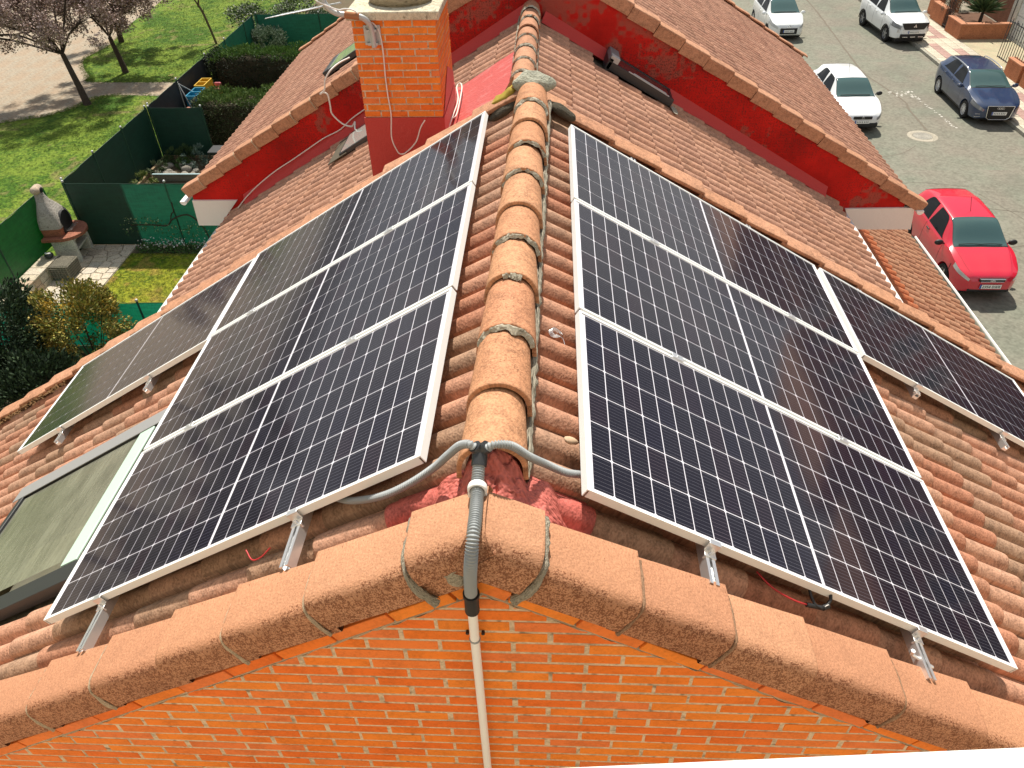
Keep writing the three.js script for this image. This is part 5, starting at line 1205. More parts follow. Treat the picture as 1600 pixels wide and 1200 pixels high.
{
  // tar seams and cracks: narrow strips 4 mm above the road
  const strip = (pts, w) => { const c = new THREE.CatmullRomCurve3(pts.map((p) => V(p[0], GY + 0.004, p[1])), false, 'catmullrom', 0.3), n = pts.length * 14; return gridGeo(n, 1, (a, b) => { const p = c.getPoint(a), q = c.getTangent(a), ww = w * (0.6 + 0.8 * Math.abs(N(a * 60, w * 90, pts[0][0]))), s = (b - 0.5) * ww, j = 0.03 * N(a * n * 0.5, 3, pts[0][1]); return [p.x - q.z * s + j, p.y, p.z + q.x * s]; }); };
  const seam = std({ color: rgb(0.16, 0.14, 0.11), roughness: 0.95 });
  struct('road_seam', strip([[14.5, -60], [14.27, -43.4], [13.96, -37.9], [13.6, -32.2], [13.87, -30.2], [14.13, -28.4], [14.0, -27.7], [13.9, -25.6]], 0.10), seam);
  struct('road_crack', merge([strip([[10, -22.8], [12.2, -23.5], [13.0, -24.2]], 0.035), strip([[11.5, -19.0], [13, -19.6], [14.6, -19.3], [17, -20.2]], 0.03), strip([[12.4, -17.0], [14, -17.4], [15.2, -16.6], [17, -17.2]], 0.03), strip([[13.6, -20.5], [14.6, -18.0], [16.5, -16.2]], 0.025), strip([[12.4, -12.5], [13.2, -12.2], [15, -12.6]], 0.03), strip([[10, -21.0], [12, -21.3], [13.5, -21]], 0.025)]), seam);
  const wp = std({ color: rgb(0.50, 0.48, 0.43), roughness: 0.9 }); reseed(99);
  const sp = []; for (let i = 0; i < 70; i++) { const t = rnd(), a = rnd(); let x, z; if (a < 0.45) { x = lerp(14.6, 14.2, t) + rr(-0.5, 0.35); z = -29.4 + rr(-0.5, 0.4); } else { x = lerp(14.75, 15.0, t) + rr(-0.06, 0.06); z = lerp(-29.0, -25.6, t); } sp.push(new THREE.CircleGeometry(rr(0.012, 0.06) * (a < 0.45 ? 1 : 0.8), 7).rotateX(-Math.PI / 2).scale(1, 1, rr(0.5, 1.6)).translate(x, GY + 0.0035 + i * 0.00002, z)); }
  const sm = struct('paint_flecks', merge(sp), wp);
}
// ---------------------------------------------------------------- foliage helpers
function leafGeo(l, w) {        // a folded leaf
  const g = new THREE.BufferGeometry();
  g.setAttribute('position', new THREE.Float32BufferAttribute([0, 0, 0, -w / 2, w * 0.14, l * 0.5, 0, 0, l, 0, 0, 0, 0, 0, l, w / 2, w * 0.14, l * 0.5], 3));
  g.setAttribute('uv', new THREE.Float32BufferAttribute(new Float32Array(12), 2));
  g.computeVertexNormals(); return g;
}
const leafMat = (r, g, b, tr = 0.25) => phys({ color: rgb(r, g, b), roughness: 0.75, side: THREE.DoubleSide, transmission: 0, sheen: 0 });
const _q = new THREE.Quaternion(), _e = new THREE.Euler(), _m = new THREE.Matrix4(), _s = V(1, 1, 1), _p = V(0, 0, 0);
function leaves(name, parent, list, geo, mat, cols, s0 = 0.7, s1 = 1.3) {
  const im = new THREE.InstancedMesh(geo, mat, list.length), c = new THREE.Color();
  list.forEach((p, i) => {
    const d = p[3] ? V(p[3], p[4], p[5]) : V(rr(-1, 1), rr(-0.6, 1), rr(-1, 1));
    d.x += rr(-0.7, 0.7); d.y += rr(-0.7, 0.7); d.z += rr(-0.7, 0.7); d.normalize();
    _q.setFromUnitVectors(V(0, 0, 1), d).multiply(new THREE.Quaternion().setFromAxisAngle(V(0, 0, 1), rr(0, 6.28)));
    const s = rr(s0, s1); _m.compose(_p.set(p[0], p[1], p[2]), _q, _s.set(s, s, s)); im.setMatrixAt(i, _m);
    const k = cols[Math.floor(rnd() * cols.length)], v = rr(0.75, 1.25); im.setColorAt(i, c.setRGB(k[0] * v, k[1] * v, k[2] * v));
  });
  im.name = name; im.castShadow = im.receiveShadow = true; parent.add(im); return stuff(im);
}
// clumped shell + volume of points in an ellipsoid
function bushPoints(n, cx, cy, cz, rx, ry, rz, clumps, depth = 0.45) {
  const c = [], out = [];
  for (let i = 0; i < clumps; i++) { const a = rr(0, 6.28), y = rr(-0.75, 1), r = Math.sqrt(1 - y * y * 0.96), k = rr(0.72, 1.02); c.push([Math.cos(a) * r * k, y * k, Math.sin(a) * r * k, rr(0.16, 0.34)]); }
  for (let i = 0; i < n; i++) {
    const q = pick(c), a = rr(0, 6.28), y = rr(-1, 1), r = Math.sqrt(1 - y * y), k = q[3] * Math.pow(rnd(), depth);
    const x = q[0] + Math.cos(a) * r * k, yy = q[1] + y * k, z = q[2] + Math.sin(a) * r * k;
    out.push([cx + x * rx, cy + yy * ry, cz + z * rz, x, yy + 0.3, z]);
  }
  return out;
}
function bush(name, label, pos, rx, h, rz, n, leaf, mat, cols, extra = {}) {
  const g = thing(name, label, extra.cat || 'bush', pos, 0, extra.group);
  const st = []; for (let i = 0; i < 7; i++) { const a = i / 7 * 6.28 + rr(-0.3, 0.3); st.push(bar([0.05 * Math.cos(a), 0, 0.05 * Math.sin(a)], [rx * 0.5 * Math.cos(a), h * rr(0.5, 0.8), rz * 0.5 * Math.sin(a)], 0.02, 5, 0.006)); }
  mesh('stem', merge(st), MAT.bark, g);
  leaves('foliage', g, bushPoints(n, 0, h * 0.54, 0, rx, h * 0.46, rz, extra.clumps || 34), leafGeo(...leaf), mat, cols);
  return g;
}
MAT.bark = std({ color: rgb(0.085, 0.062, 0.046), map: MAT.mortarMap, roughness: 0.95, bumpMap: MAT.mortarBump, bumpScale: 0.012 });
const LEAF = leafMat(1, 1, 1);
// ---------------------------------------------------------------- park
{
  const shapeSheet = (pts, y, s) => { const c = new THREE.SplineCurve(pts.map((p) => new THREE.Vector2(p[0], -p[1]))); const sh = new THREE.Shape(c.getPoints(90)); return metreUV(new THREE.ShapeGeometry(sh).rotateX(-Math.PI / 2).translate(0, y, 0), s); };
  const pathMat = std({ color: rgb(0.40, 0.35, 0.27), map: MAT.pathMap, roughness: 0.95 });
  struct('park_path', shapeSheet([[-60, -20], [-30, -23.2], [-21.7, -26.75], [-20.1, -27.55], [-19.4, -28.5], [-19.1, -29.5], [-18.2, -29.85], [-13.4, -29.7], [-13.38, -31.45], [-16.5, -31.45], [-20.3, -31.55], [-20.7, -32.3], [-21.6, -33.6], [-22.2, -35], [-22.0, -37], [-22.6, -41], [-22.9, -46], [-24.5, -56], [-28, -70], [-60, -72]], GY - 0.002, 0.55), pathMat);
  reseed(321);
  function tree(label, x, z, hTrunk, lean, crowns, n, cols, leaf, r0) {
    const g = thing('blossom_tree', label, 'tree', [x, GY, z]);
    const limbs = [], tops = [];
    const fork = V(lean[0], hTrunk, lean[1]);
    const tr = tube([[0, -0.05, 0], [lean[0] * 0.3, hTrunk * 0.35, lean[1] * 0.3], [lean[0] * 0.75, hTrunk * 0.75, lean[1] * 0.75], fork.toArray()], r0, 20, 12);
    const p = tr.attributes.position; for (let i = 0; i < p.count; i++) { const t = clamp(p.getY(i) / hTrunk), k = lerp(1.25, 0.72, Math.pow(t, 0.6)); const ax = lean[0] * t, az = lean[1] * t; p.setX(i, ax + (p.getX(i) - ax) * k); p.setZ(i, az + (p.getZ(i) - az) * k); } tr.computeVertexNormals();
    mesh('trunk', tr, MAT.bark, g);
    crowns.forEach((c) => {
      const mid = fork.clone().lerp(V(c[0], c[1], c[2]), 0.5).add(V(rr(-0.15, 0.15), rr(0, 0.2), rr(-0.15, 0.15)));
      mid.y += 0.10 * Math.hypot(c[0] - fork.x, c[2] - fork.z);
      limbs.push(tube([fork, mid, [c[0], c[1], c[2]]], r0 * 0.30, 14, 7));
      for (let k = 0; k < 16; k++) { const a = rr(0, 6.28), y = rr(-0.5, 0.9), q = Math.sqrt(1 - y * y), e = [c[0] + Math.cos(a) * q * c[3] * 0.95, c[1] + y * c[3] * 0.9, c[2] + Math.sin(a) * q * c[3] * 0.95]; limbs.push(bar(mid.clone().lerp(V(c[0], c[1], c[2]), rr(0.3, 1)), e, 0.018, 4, 0.004)); tops.push(e); }
    });
    mesh('limbs', merge(limbs), MAT.bark, g);
    const pts = [];
    for (let i = 0; i < n; i++) { const e = pick(tops), s = 0.34; pts.push([e[0] + rr(-s, s) * rr(0.3, 1.2), e[1] + rr(-s, s) * rr(0.3, 1.1), e[2] + rr(-s, s) * rr(0.3, 1.2)]); }
    leaves('crown', g, pts, leafGeo(...leaf), LEAF, cols);
    return g;
  }
  const blossom = [[0.34, 0.235, 0.20], [0.42, 0.30, 0.26], [0.25, 0.165, 0.135], [0.52, 0.40, 0.36], [0.16, 0.10, 0.08]];
  tree('large pinkish brown blossom tree leaning over the paved path, nearest in the park', -19.05, -28.77, 1.9, [-0.45, -0.35], [[-1.7, 2.9, -0.2, 1.4], [0.6, 3.0, -0.6, 1.3], [-0.6, 3.6, -1.2, 1.5], [-2.9, 2.8, 0.6, 1.4], [-0.9, 3.2, 0.7, 1.25], [-3.9, 3.0, 0.0, 1.4], [-2.2, 4.0, -0.4, 1.5], [0.3, 4.3, -1.2, 1.3], [-4.6, 2.6, 1.2, 1.3], [-3.2, 3.8, -1.6, 1.4]], 36000, blossom, [0.09, 0.055], 0.13);
  tree('second pinkish blossom tree behind the first, standing on the far lawn', -19.22, -32.81, 1.5, [-0.25, -0.1], [[-0.7, 2.4, 0.1, 1.2], [0.6, 2.6, -0.3, 1.1], [-0.2, 3.2, -0.6, 1.3], [-1.4, 3.2, 0.3, 1.2], [0.8, 3.5, 0.2, 1.1], [-0.3, 4.3, -0.2, 1.2], [1.5, 3.0, -0.6, 1.0]], 24000, blossom, [0.09, 0.055], 0.12);
  tree('third blossom tree at the top edge, over the paving', -21.6, -37.6, 1.6, [0.1, 0], [[-0.6, 2.6, 0.1, 1.3], [0.9, 2.5, 0.3, 1.4], [0.2, 3.3, -0.6, 1.3], [2.3, 2.6, 0.4, 1.3], [3.4, 3.0, 0.2, 1.1]], 17000, blossom, [0.09, 0.055], 0.12);
  {
    const g = thing('young_tree', 'slender young tree with a forked trunk beside the fence, almost bare', 'tree', [-16.5, GY, -37.1]);
    mesh('trunk', merge([tube([[0, 0, 0], [-0.12, 0.7, 0], [-0.32, 1.45, -0.1], [-0.45, 1.75, -0.1]], 0.06, 20, 8), bar([-0.43, 1.7, -0.1], [-0.95, 2.6, -0.3], 0.042, 7, 0.025), bar([-0.44, 1.72, -0.1], [-0.15, 2.6, 0], 0.045, 7, 0.026), bar([-0.3, 1.4, -0.1], [-0.05, 1.75, 0.2], 0.02, 6, 0.01)]), std({ color: rgb(0.14, 0.11, 0.06), map: MAT.mortarMap, roughness: 0.95 }), g);
    const tw = []; for (let i = 0; i < 26; i++) { const s = i & 1, b = s ? [-0.95, 2.6, -0.3] : [-0.15, 2.6, 0]; tw.push(bar(b, [b[0] + rr(-0.8, 0.8), b[1] + rr(0.3, 1.8), b[2] + rr(-0.8, 0.8)], 0.014, 4, 0.004)); }
    mesh('twigs', merge(tw), MAT.bark, g);
    leaves('crown', g, bushPoints(700, -0.5, 3.9, -0.1, 1.2, 1.1, 1.2, 20), leafGeo(0.08, 0.05), LEAF, [[0.10, 0.16, 0.04], [0.2, 0.12, 0.1]]);
  }
  // tall trees beyond the frame that the left panels mirror, and houses across the street that the right ones mirror
}
// short tufts of grass over the lawns, ragged along their edges
{
  reseed(919); const tuft = (() => { const l = []; for (let i = 0; i < 4; i++) { const g = leafGeo(0.045, 0.009); g.rotateX(-Math.PI / 2 + rr(-0.5, 0.5)); g.rotateY(rr(0, 6.28)); l.push(g.translate(rr(-0.03, 0.03), 0, rr(-0.03, 0.03))); } return merge(l); })();
  const put = (label, n, f, cols) => { const im = new THREE.InstancedMesh(tuft, LEAF, n), c = new THREE.Color(); for (let i = 0; i < n; i++) { const [x, z] = f(); _q.setFromEuler(_e.set(rr(-0.3, 0.3), rr(0, 6.28), rr(-0.3, 0.3))); const s = rr(0.5, 1.3); im.setMatrixAt(i, _m.compose(_p.set(x, GY - 0.006, z), _q, _s.set(s, s * rr(0.6, 1.2), s))); const k = pick(cols), v = rr(0.7, 1.2); im.setColorAt(i, c.setRGB(k[0] * v, k[1] * v, k[2] * v)); } im.name = numbered('grass'); im.receiveShadow = true; scene.add(im); stuff(tag(im, label, 'grass')); };
  const edge = [[-21.7, -26.75], [-20.1, -27.55], [-19.4, -28.5], [-19.1, -29.5], [-18.2, -29.85], [-13.5, -29.7], [-13.5, -31.45], [-16.5, -31.45], [-20.3, -31.55], [-20.7, -32.3], [-21.6, -33.6], [-22.2, -35], [-22.0, -37], [-22.6, -41]];
  put('grass of the park lawn beyond the green fences', 45000, () => { if (rnd() < 0.12) { const i = Math.floor(rnd() * 13), t = rnd(); if (i !== 5) return [lerp(edge[i][0], edge[i + 1][0], t) + rr(-0.2, 0.2), lerp(edge[i][1], edge[i + 1][1], t) + rr(-0.2, 0.2)]; } const z = rr(-48, -12); return z > -26.5 ? [rr(-26, -13.9), z] : z < -31.6 ? [rr(-20.4 - (z < -34 ? 1.4 : 0), -13.5), z] : [rr(-18.9, -13.5), rr(-29.5, -24)]; }, [[0.13, 0.21, 0.025], [0.17, 0.25, 0.032], [0.09, 0.16, 0.018], [0.24, 0.25, 0.07]]);
  put('short grass of the small garden lawn by the barbecue', 9000, () => [rr(-11.95, -6), rr(-16.7, -12.55)], [[0.17, 0.23, 0.025], [0.28, 0.28, 0.06], [0.13, 0.18, 0.02], [0.34, 0.28, 0.09]]);
}
// ---------------------------------------------------------------- garden fences
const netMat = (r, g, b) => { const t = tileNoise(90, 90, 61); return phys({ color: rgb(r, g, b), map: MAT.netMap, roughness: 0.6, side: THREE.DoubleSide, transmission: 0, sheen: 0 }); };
{ const n2 = tileNoise(120, 20, 62), n3 = tileNoise(12, 60, 63); MAT.netMap = tex(256, 256, (u, v) => { const k = 0.84 + 0.24 * (n2(u, v) - 0.5) + 0.3 * (n3(u, v) - 0.5); return [k, k, k]; }); }
function fence(label, a, b, y0, y1, mat, posts, o = {}) {
  const g = thing('garden_fence', label, 'fence', [a[0], GY, a[1]]);
  const L = Math.hypot(b[0] - a[0], b[1] - a[1]), dx = (b[0] - a[0]) / L, dz = (b[1] - a[1]) / L;
  const n = Math.round(L * 6);
  const cloth = (s0, s1, m, off = 0) => mesh('netting', gridGeo(Math.round((s1 - s0) * 6) + 2, 10, (p, q) => { const s = lerp(s0, s1, p), y = lerp(y0, y1 - 0.02 * Math.sin(s * 2.1) ** 2, q), w = 0.022 * N(s * 1.7 + a[1], y * 1.6, 1.2) + 0.01 * N(s * 6, y * 5, 3) + off; return [dx * s - dz * w, y, dz * s + dx * w]; }, (p, q) => [lerp(s0, s1, p) * 0.5, lerp(y0, y1, q) * 0.5]), m, g);
  if (o.split) { cloth(0, o.split, mat); cloth(o.split - 0.05, L, o.mat2, 0.015); } else cloth(0, L, mat);
  for (const s of posts) {
    mesh('post', bar([dx * s, 0, dz * s], [dx * s, y1 + 0.05, dz * s], 0.025, 8), o.postMat || MAT.fencePost, g);
    mesh('post_cap', new THREE.SphereGeometry(0.038, 10, 8).translate(dx * s, y1 + 0.07, dz * s), MAT.galv, g);
  }
  mesh('top_wire', tube([[0, y1, 0], [dx * L / 2, y1 - 0.004, dz * L / 2], [dx * L, y1, dz * L]], 0.008, 12, 5), MAT.fencePost, g);
  return g;
}
MAT.fencePost = std({ color: rgb(0.006, 0.045, 0.025), roughness: 0.5 });
const netBright = phys({ color: rgb(0.010, 0.165, 0.035), map: MAT.netMap, roughness: 0.6, side: THREE.DoubleSide, transmission: 0.35, thickness: 0 });
// green knitted nets: netSingle can be translucent, netDark is a darker opaque green; the slate one is another cloth
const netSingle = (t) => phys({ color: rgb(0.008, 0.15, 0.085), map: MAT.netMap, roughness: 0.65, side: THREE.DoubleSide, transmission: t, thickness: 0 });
const netTeal = netSingle(0.5), netTealBright = phys({ color: rgb(0.012, 0.42, 0.29), map: MAT.netMap, roughness: 0.6, side: THREE.DoubleSide, transmission: 0.4, thickness: 0 }), netDark = netMat(0.004, 0.042, 0.024), netBlack = netMat(0.022, 0.027, 0.032), netGreen = netSingle(0);  // the bright teal net is another cloth with its own colour
{
  const fx = -13.42;
  fence('bright green garden screen on a stone wall left of the barbecue', [-13.9, -10.2], [-13.9, -17.15], 0.40, 1.86, netBright, [0.2, 2.3, 4.4, 6.7]);
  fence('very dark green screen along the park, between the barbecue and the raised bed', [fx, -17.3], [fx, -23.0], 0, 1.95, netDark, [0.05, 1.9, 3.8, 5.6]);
  const f3 = fence('slate grey screen along the park behind the plastic toys', [fx, -23.05], [fx, -28.7], 0, 1.95, netBlack, [0.1, 2.6, 5.5]);
  mesh('brace', merge([bar([0.03, 1.85, -2.6], [0.65, 0.5, -2.2], 0.02, 6), bar([0.03, 1.85, -2.6], [0.5, 0.9, -3.6], 0.02, 6), bar([0.03, 1.9, -2.6], [0.03, 0.2, -2.6], 0.022, 6)]), MAT.galv, f3, 'galvanised post with two slanting braces');
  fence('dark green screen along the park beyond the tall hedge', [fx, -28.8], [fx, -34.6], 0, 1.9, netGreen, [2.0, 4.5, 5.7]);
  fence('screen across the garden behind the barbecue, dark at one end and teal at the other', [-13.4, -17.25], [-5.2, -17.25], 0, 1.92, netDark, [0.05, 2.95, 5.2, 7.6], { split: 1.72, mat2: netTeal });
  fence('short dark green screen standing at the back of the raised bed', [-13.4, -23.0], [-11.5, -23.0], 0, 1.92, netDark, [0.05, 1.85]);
  fence('bright teal garden screen behind the yellow flowering bush', [-13.4, -12.35], [-5.2, -12.45], 0, 1.25, netTealBright, [1.2, 4.05, 6.6], { postMat: std({ color: rgb(0.02, 0.07, 0.06), roughness: 0.6 }) });
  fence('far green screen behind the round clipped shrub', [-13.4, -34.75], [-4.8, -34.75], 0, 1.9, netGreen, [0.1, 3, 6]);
}
// ---------------------------------------------------------------- garden ground, patio, wall, barbecue
{
  const pl = (x0, x1, z0, z1, y, s = 0.3) => metreUV(new THREE.PlaneGeometry(x1 - x0, z1 - z0).rotateX(-Math.PI / 2).translate((x0 + x1) / 2, y, (z0 + z1) / 2), s);
  struct('garden_ground', pl(-13.4, -4.4, -60, 2, GY - 0.004), std({ color: rgb(0.14, 0.11, 0.07), map: MAT.asphaltMap, roughness: 1 }));
  struct('garden_lawn', pl(-11.88, -5.0, -16.75, -12.6, GY, 0.13), std({ color: rgb(1.55, 1.12, 0.75), map: MAT.grassMap, roughness: 0.95 }));
  struct('far_lawn', pl(-13.3, -4.6, -34.5, -29.6, GY, 0.13), MAT.grass);
  struct('middle_lawn', pl(-11.4, -4.6, -28.0, -21.0, GY, 0.13), MAT.grassDry);
  reseed(606);
  // crazy paving: Voronoi cells clipped one by one
  const patio = struct('patio', pl(-13.45, -11.86, -17.2, -12.5, GY + 0.004, 0.5), std({ color: rgb(0.34, 0.29, 0.22), map: MAT.mortarMap, roughness: 0.95 }));
  const pts = []; for (let i = 0; i < 5; i++) for (let j = 0; j < 15; j++) pts.push([-13.28 + i * 0.32 + rr(-0.11, 0.11), 12.6 + j * 0.315 + rr(-0.11, 0.11)]);
  const st = [[0.60, 0.52, 0.40], [0.56, 0.50, 0.41], [0.64, 0.55, 0.43], [0.52, 0.44, 0.34]].map((c) => std({ color: rgb(...c), map: MAT.mortarMap, bumpMap: MAT.mortarBump, bumpScale: 0.006, roughness: 0.9 }));
  pts.forEach((p) => {
    let poly = [[-13.43, 12.5], [-11.88, 12.5], [-11.88, 17.18], [-13.43, 17.18]];
    for (const q of pts) if (q !== p && Math.hypot(q[0] - p[0], q[1] - p[1]) < 1.1) { const a = q[0] - p[0], b = q[1] - p[1], d = Math.hypot(a, b), c = (a * (p[0] + q[0]) + b * (p[1] + q[1])) / 2; poly = clip(poly, a / d, b / d, c / d - 0.013); if (poly.length < 3) return; }
    mesh('flagstone', metreUV(slab(poly, 0, 0.028 + rr(-0.003, 0.003), 0.008).rotateX(-Math.PI / 2).translate(0, GY + 0.002, 0), 0.8, rnd() * 3, rnd() * 3), pick(st), patio);
  });
  const w = thing('stone_wall', 'low pale stone wall under the bright green screen', 'wall', [-13.62, GY, -13.6]);
  mesh('core', metreUV(box(0.42, 0.40, 6.6, -0.02, 0.2, 1.0)), MAT.mortar, w);
  const sm = [[0.56, 0.49, 0.37], [0.50, 0.43, 0.32], [0.60, 0.53, 0.42], [0.52, 0.40, 0.29]].map((c) => std({ color: rgb(...c), map: MAT.mortarMap, bumpMap: MAT.mortarBump, bumpScale: 0.008, roughness: 0.92 }));
  for (let z = -2.25; z < 4.2;) { const d = rr(0.24, 0.42), h = rr(0.17, 0.26); mesh('stone', metreUV(box(0.05, h - 0.012, d - 0.014, 0.20, h / 2, z + d / 2, 0.012), 1, rnd(), rnd()), pick(sm), w); mesh('stone', metreUV(box(0.05, 0.40 - h - 0.012, d - 0.02, 0.20 + rr(-0.006, 0.006), h + (0.40 - h) / 2, z + d / 2 + 0.03, 0.012), 1, rnd(), rnd()), pick(sm), w); mesh('coping_stone', metreUV(box(0.46, 0.055, d - 0.012, -0.0, 0.428, z + d / 2, 0.014), 1, rnd(), rnd()), pick(sm), w); z += d; }
  // barbecue
  const b = thing('barbecue', 'concrete garden barbecue with a tapering hood, terracotta shelf and white legs', 'barbecue', [-13.55, GY, -16.62], 0.12);
  const conc = std({ color: rgb(0.40, 0.37, 0.33), map: MAT.dirtConc || MAT.mortarMap, bumpMap: MAT.mortarBump, bumpScale: 0.01, roughness: 0.95 });
  const whiteC = std({ color: rgb(0.66, 0.64, 0.57), map: MAT.mortarMap, roughness: 0.9 }), terr = std({ color: rgb(0.34, 0.135, 0.085), map: MAT.mortarMap, roughness: 0.85 });
  mesh('leg', metreUV(box(0.62, 0.74, 0.13, 0.14, 0.37, 0.40, 0.02)), whiteC, b); mesh('leg', metreUV(box(0.62, 0.74, 0.13, 0.14, 0.37, -0.40, 0.02)), whiteC, b);
  mesh('back_plate', metreUV(box(0.1, 0.74, 0.7, -0.12, 0.37, 0)), MAT.darkCement, b);
  mesh('shelf', metreUV(box(0.60, 0.06, 0.70, 0.14, 0.38, 0, 0.015)), whiteC, b);
  mesh('leg_arch', metreUV(box(0.08, 0.10, 0.68, 0.42, 0.70, 0, 0.02)), whiteC, b);
  const cs = new THREE.Shape(); cs.moveTo(-0.32, -0.56); cs.lineTo(0.12, -0.56); cs.absarc(0.12, 0, 0.56, -Math.PI / 2, Math.PI / 2); cs.lineTo(-0.32, 0.56);
  mesh('counter', metreUV(new THREE.ExtrudeGeometry(cs, { depth: 0.07, bevelSize: 0.012, bevelThickness: 0.012, bevelSegments: 2 }).rotateX(-Math.PI / 2).translate(0, 0.75, 0)), terr, b);
  // firebox and hood as one loft: square at the base, narrowing to an oval flue
  const hood = (ring) => gridGeo(ring.length - 1, 32, (p, q, i, j) => { const [y, hx, hz, cx, sq] = ring[i], a = j / 32 * 2 * Math.PI, e = lerp(1, 0.28, sq), c = Math.cos(a), s = Math.sin(a); return [cx + hx * Math.sign(c) * Math.abs(c) ** e, y, hz * Math.sign(s) * Math.abs(s) ** e]; }, (p, q, v) => [q * 2, v[1]]);
  mesh('firebox', hood([[0.83, 0.28, 0.42, -0.06, 1], [1.06, 0.30, 0.43, -0.05, 1]]), terr, b);
  mesh('hood', hood([[1.06, 0.31, 0.44, -0.05, 1], [1.30, 0.29, 0.40, -0.06, 0.9], [1.52, 0.22, 0.29, -0.09, 0.8], [1.72, 0.145, 0.17, -0.13, 0.6], [1.88, 0.115, 0.125, -0.15, 0.3], [2.02, 0.115, 0.125, -0.16, 0.1], [2.03, 0.02, 0.02, -0.16, 0]]), conc, b);
  mesh('cowl', new THREE.CapsuleGeometry(0.125, 0.16, 6, 16).rotateX(Math.PI / 2).scale(1, 0.9, 1).translate(-0.16, 2.06, 0.0), std({ color: rgb(0.50, 0.40, 0.30), map: MAT.mortarMap, roughness: 0.9 }), b);
  mesh('cowl_mouth', new THREE.SphereGeometry(1, 16, 10).scale(0.02, 0.075, 0.085).translate(-0.035, 2.04, 0), MAT.black, b);
  const mo = new THREE.Shape(); mo.moveTo(-0.27, 0); mo.lineTo(0.27, 0); mo.lineTo(0.27, 0.28); mo.absarc(0, 0.28, 0.27, 0, Math.PI); 
  mesh('hearth_mouth', new THREE.ExtrudeGeometry(mo, { depth: 0.10, bevelEnabled: false }).rotateY(Math.PI / 2).translate(0.165, 0.86, 0), MAT.black, b, 'black mouth of the barbecue');  // solid black block filling the mouth opening
  mesh('grill', merge([0, 1, 2, 3, 4, 5].map((i) => bar([0.27, 0.90, -0.2 + i * 0.08], [0.42, 0.92, -0.2 + i * 0.08], 0.006, 5))), MAT.galv, b);
  const gab = thing('stone_heap', 'netted block of grey rubble in front of the barbecue', 'stones', [-13.12, GY, -15.55]);
  let q = new RoundedBoxGeometry(0.52, 0.46, 0.62, 6, 0.06); q = roughen(q, 0.03, 7, 4); mesh('rubble', q.translate(0, 0.23, 0), std({ color: rgb(0.24, 0.22, 0.17), map: MAT.mortarMap, bumpMap: MAT.mortarBump, bumpScale: 0.03, roughness: 1 }), gab);
  const nb = []; for (let i = 0; i < 7; i++) { nb.push(bar([-0.27, 0.06 + i * 0.065, 0.33], [0.28, 0.06 + i * 0.065, 0.33], 0.006, 4)); nb.push(bar([-0.25 + i * 0.085, 0.02, 0.33], [-0.25 + i * 0.085, 0.48, 0.33], 0.006, 4)); nb.push(bar([0.28, 0.06 + i * 0.065, 0.31], [0.28, 0.06 + i * 0.065, -0.3], 0.006, 4)); } mesh('net', merge(nb), std({ color: rgb(0.30, 0.28, 0.22), roughness: 0.9 }), gab);
  const wallBowl = thing('wall_bowl', 'small dark bowl with a pale rim on the wall end by the barbecue', 'bowl', [-13.55, GY + 0.46, -15.72]); mesh('bowl', new THREE.SphereGeometry(0.12, 16, 10).scale(1, 0.7, 1).translate(0, 0.08, 0), MAT.darkMetal, wallBowl); mesh('rim', new THREE.TorusGeometry(0.06, 0.02, 6, 14).rotateX(1.2).translate(0.01, 0.15, 0.02), MAT.white, wallBowl);  // dark bowl with a pale rim, not a lamp
}
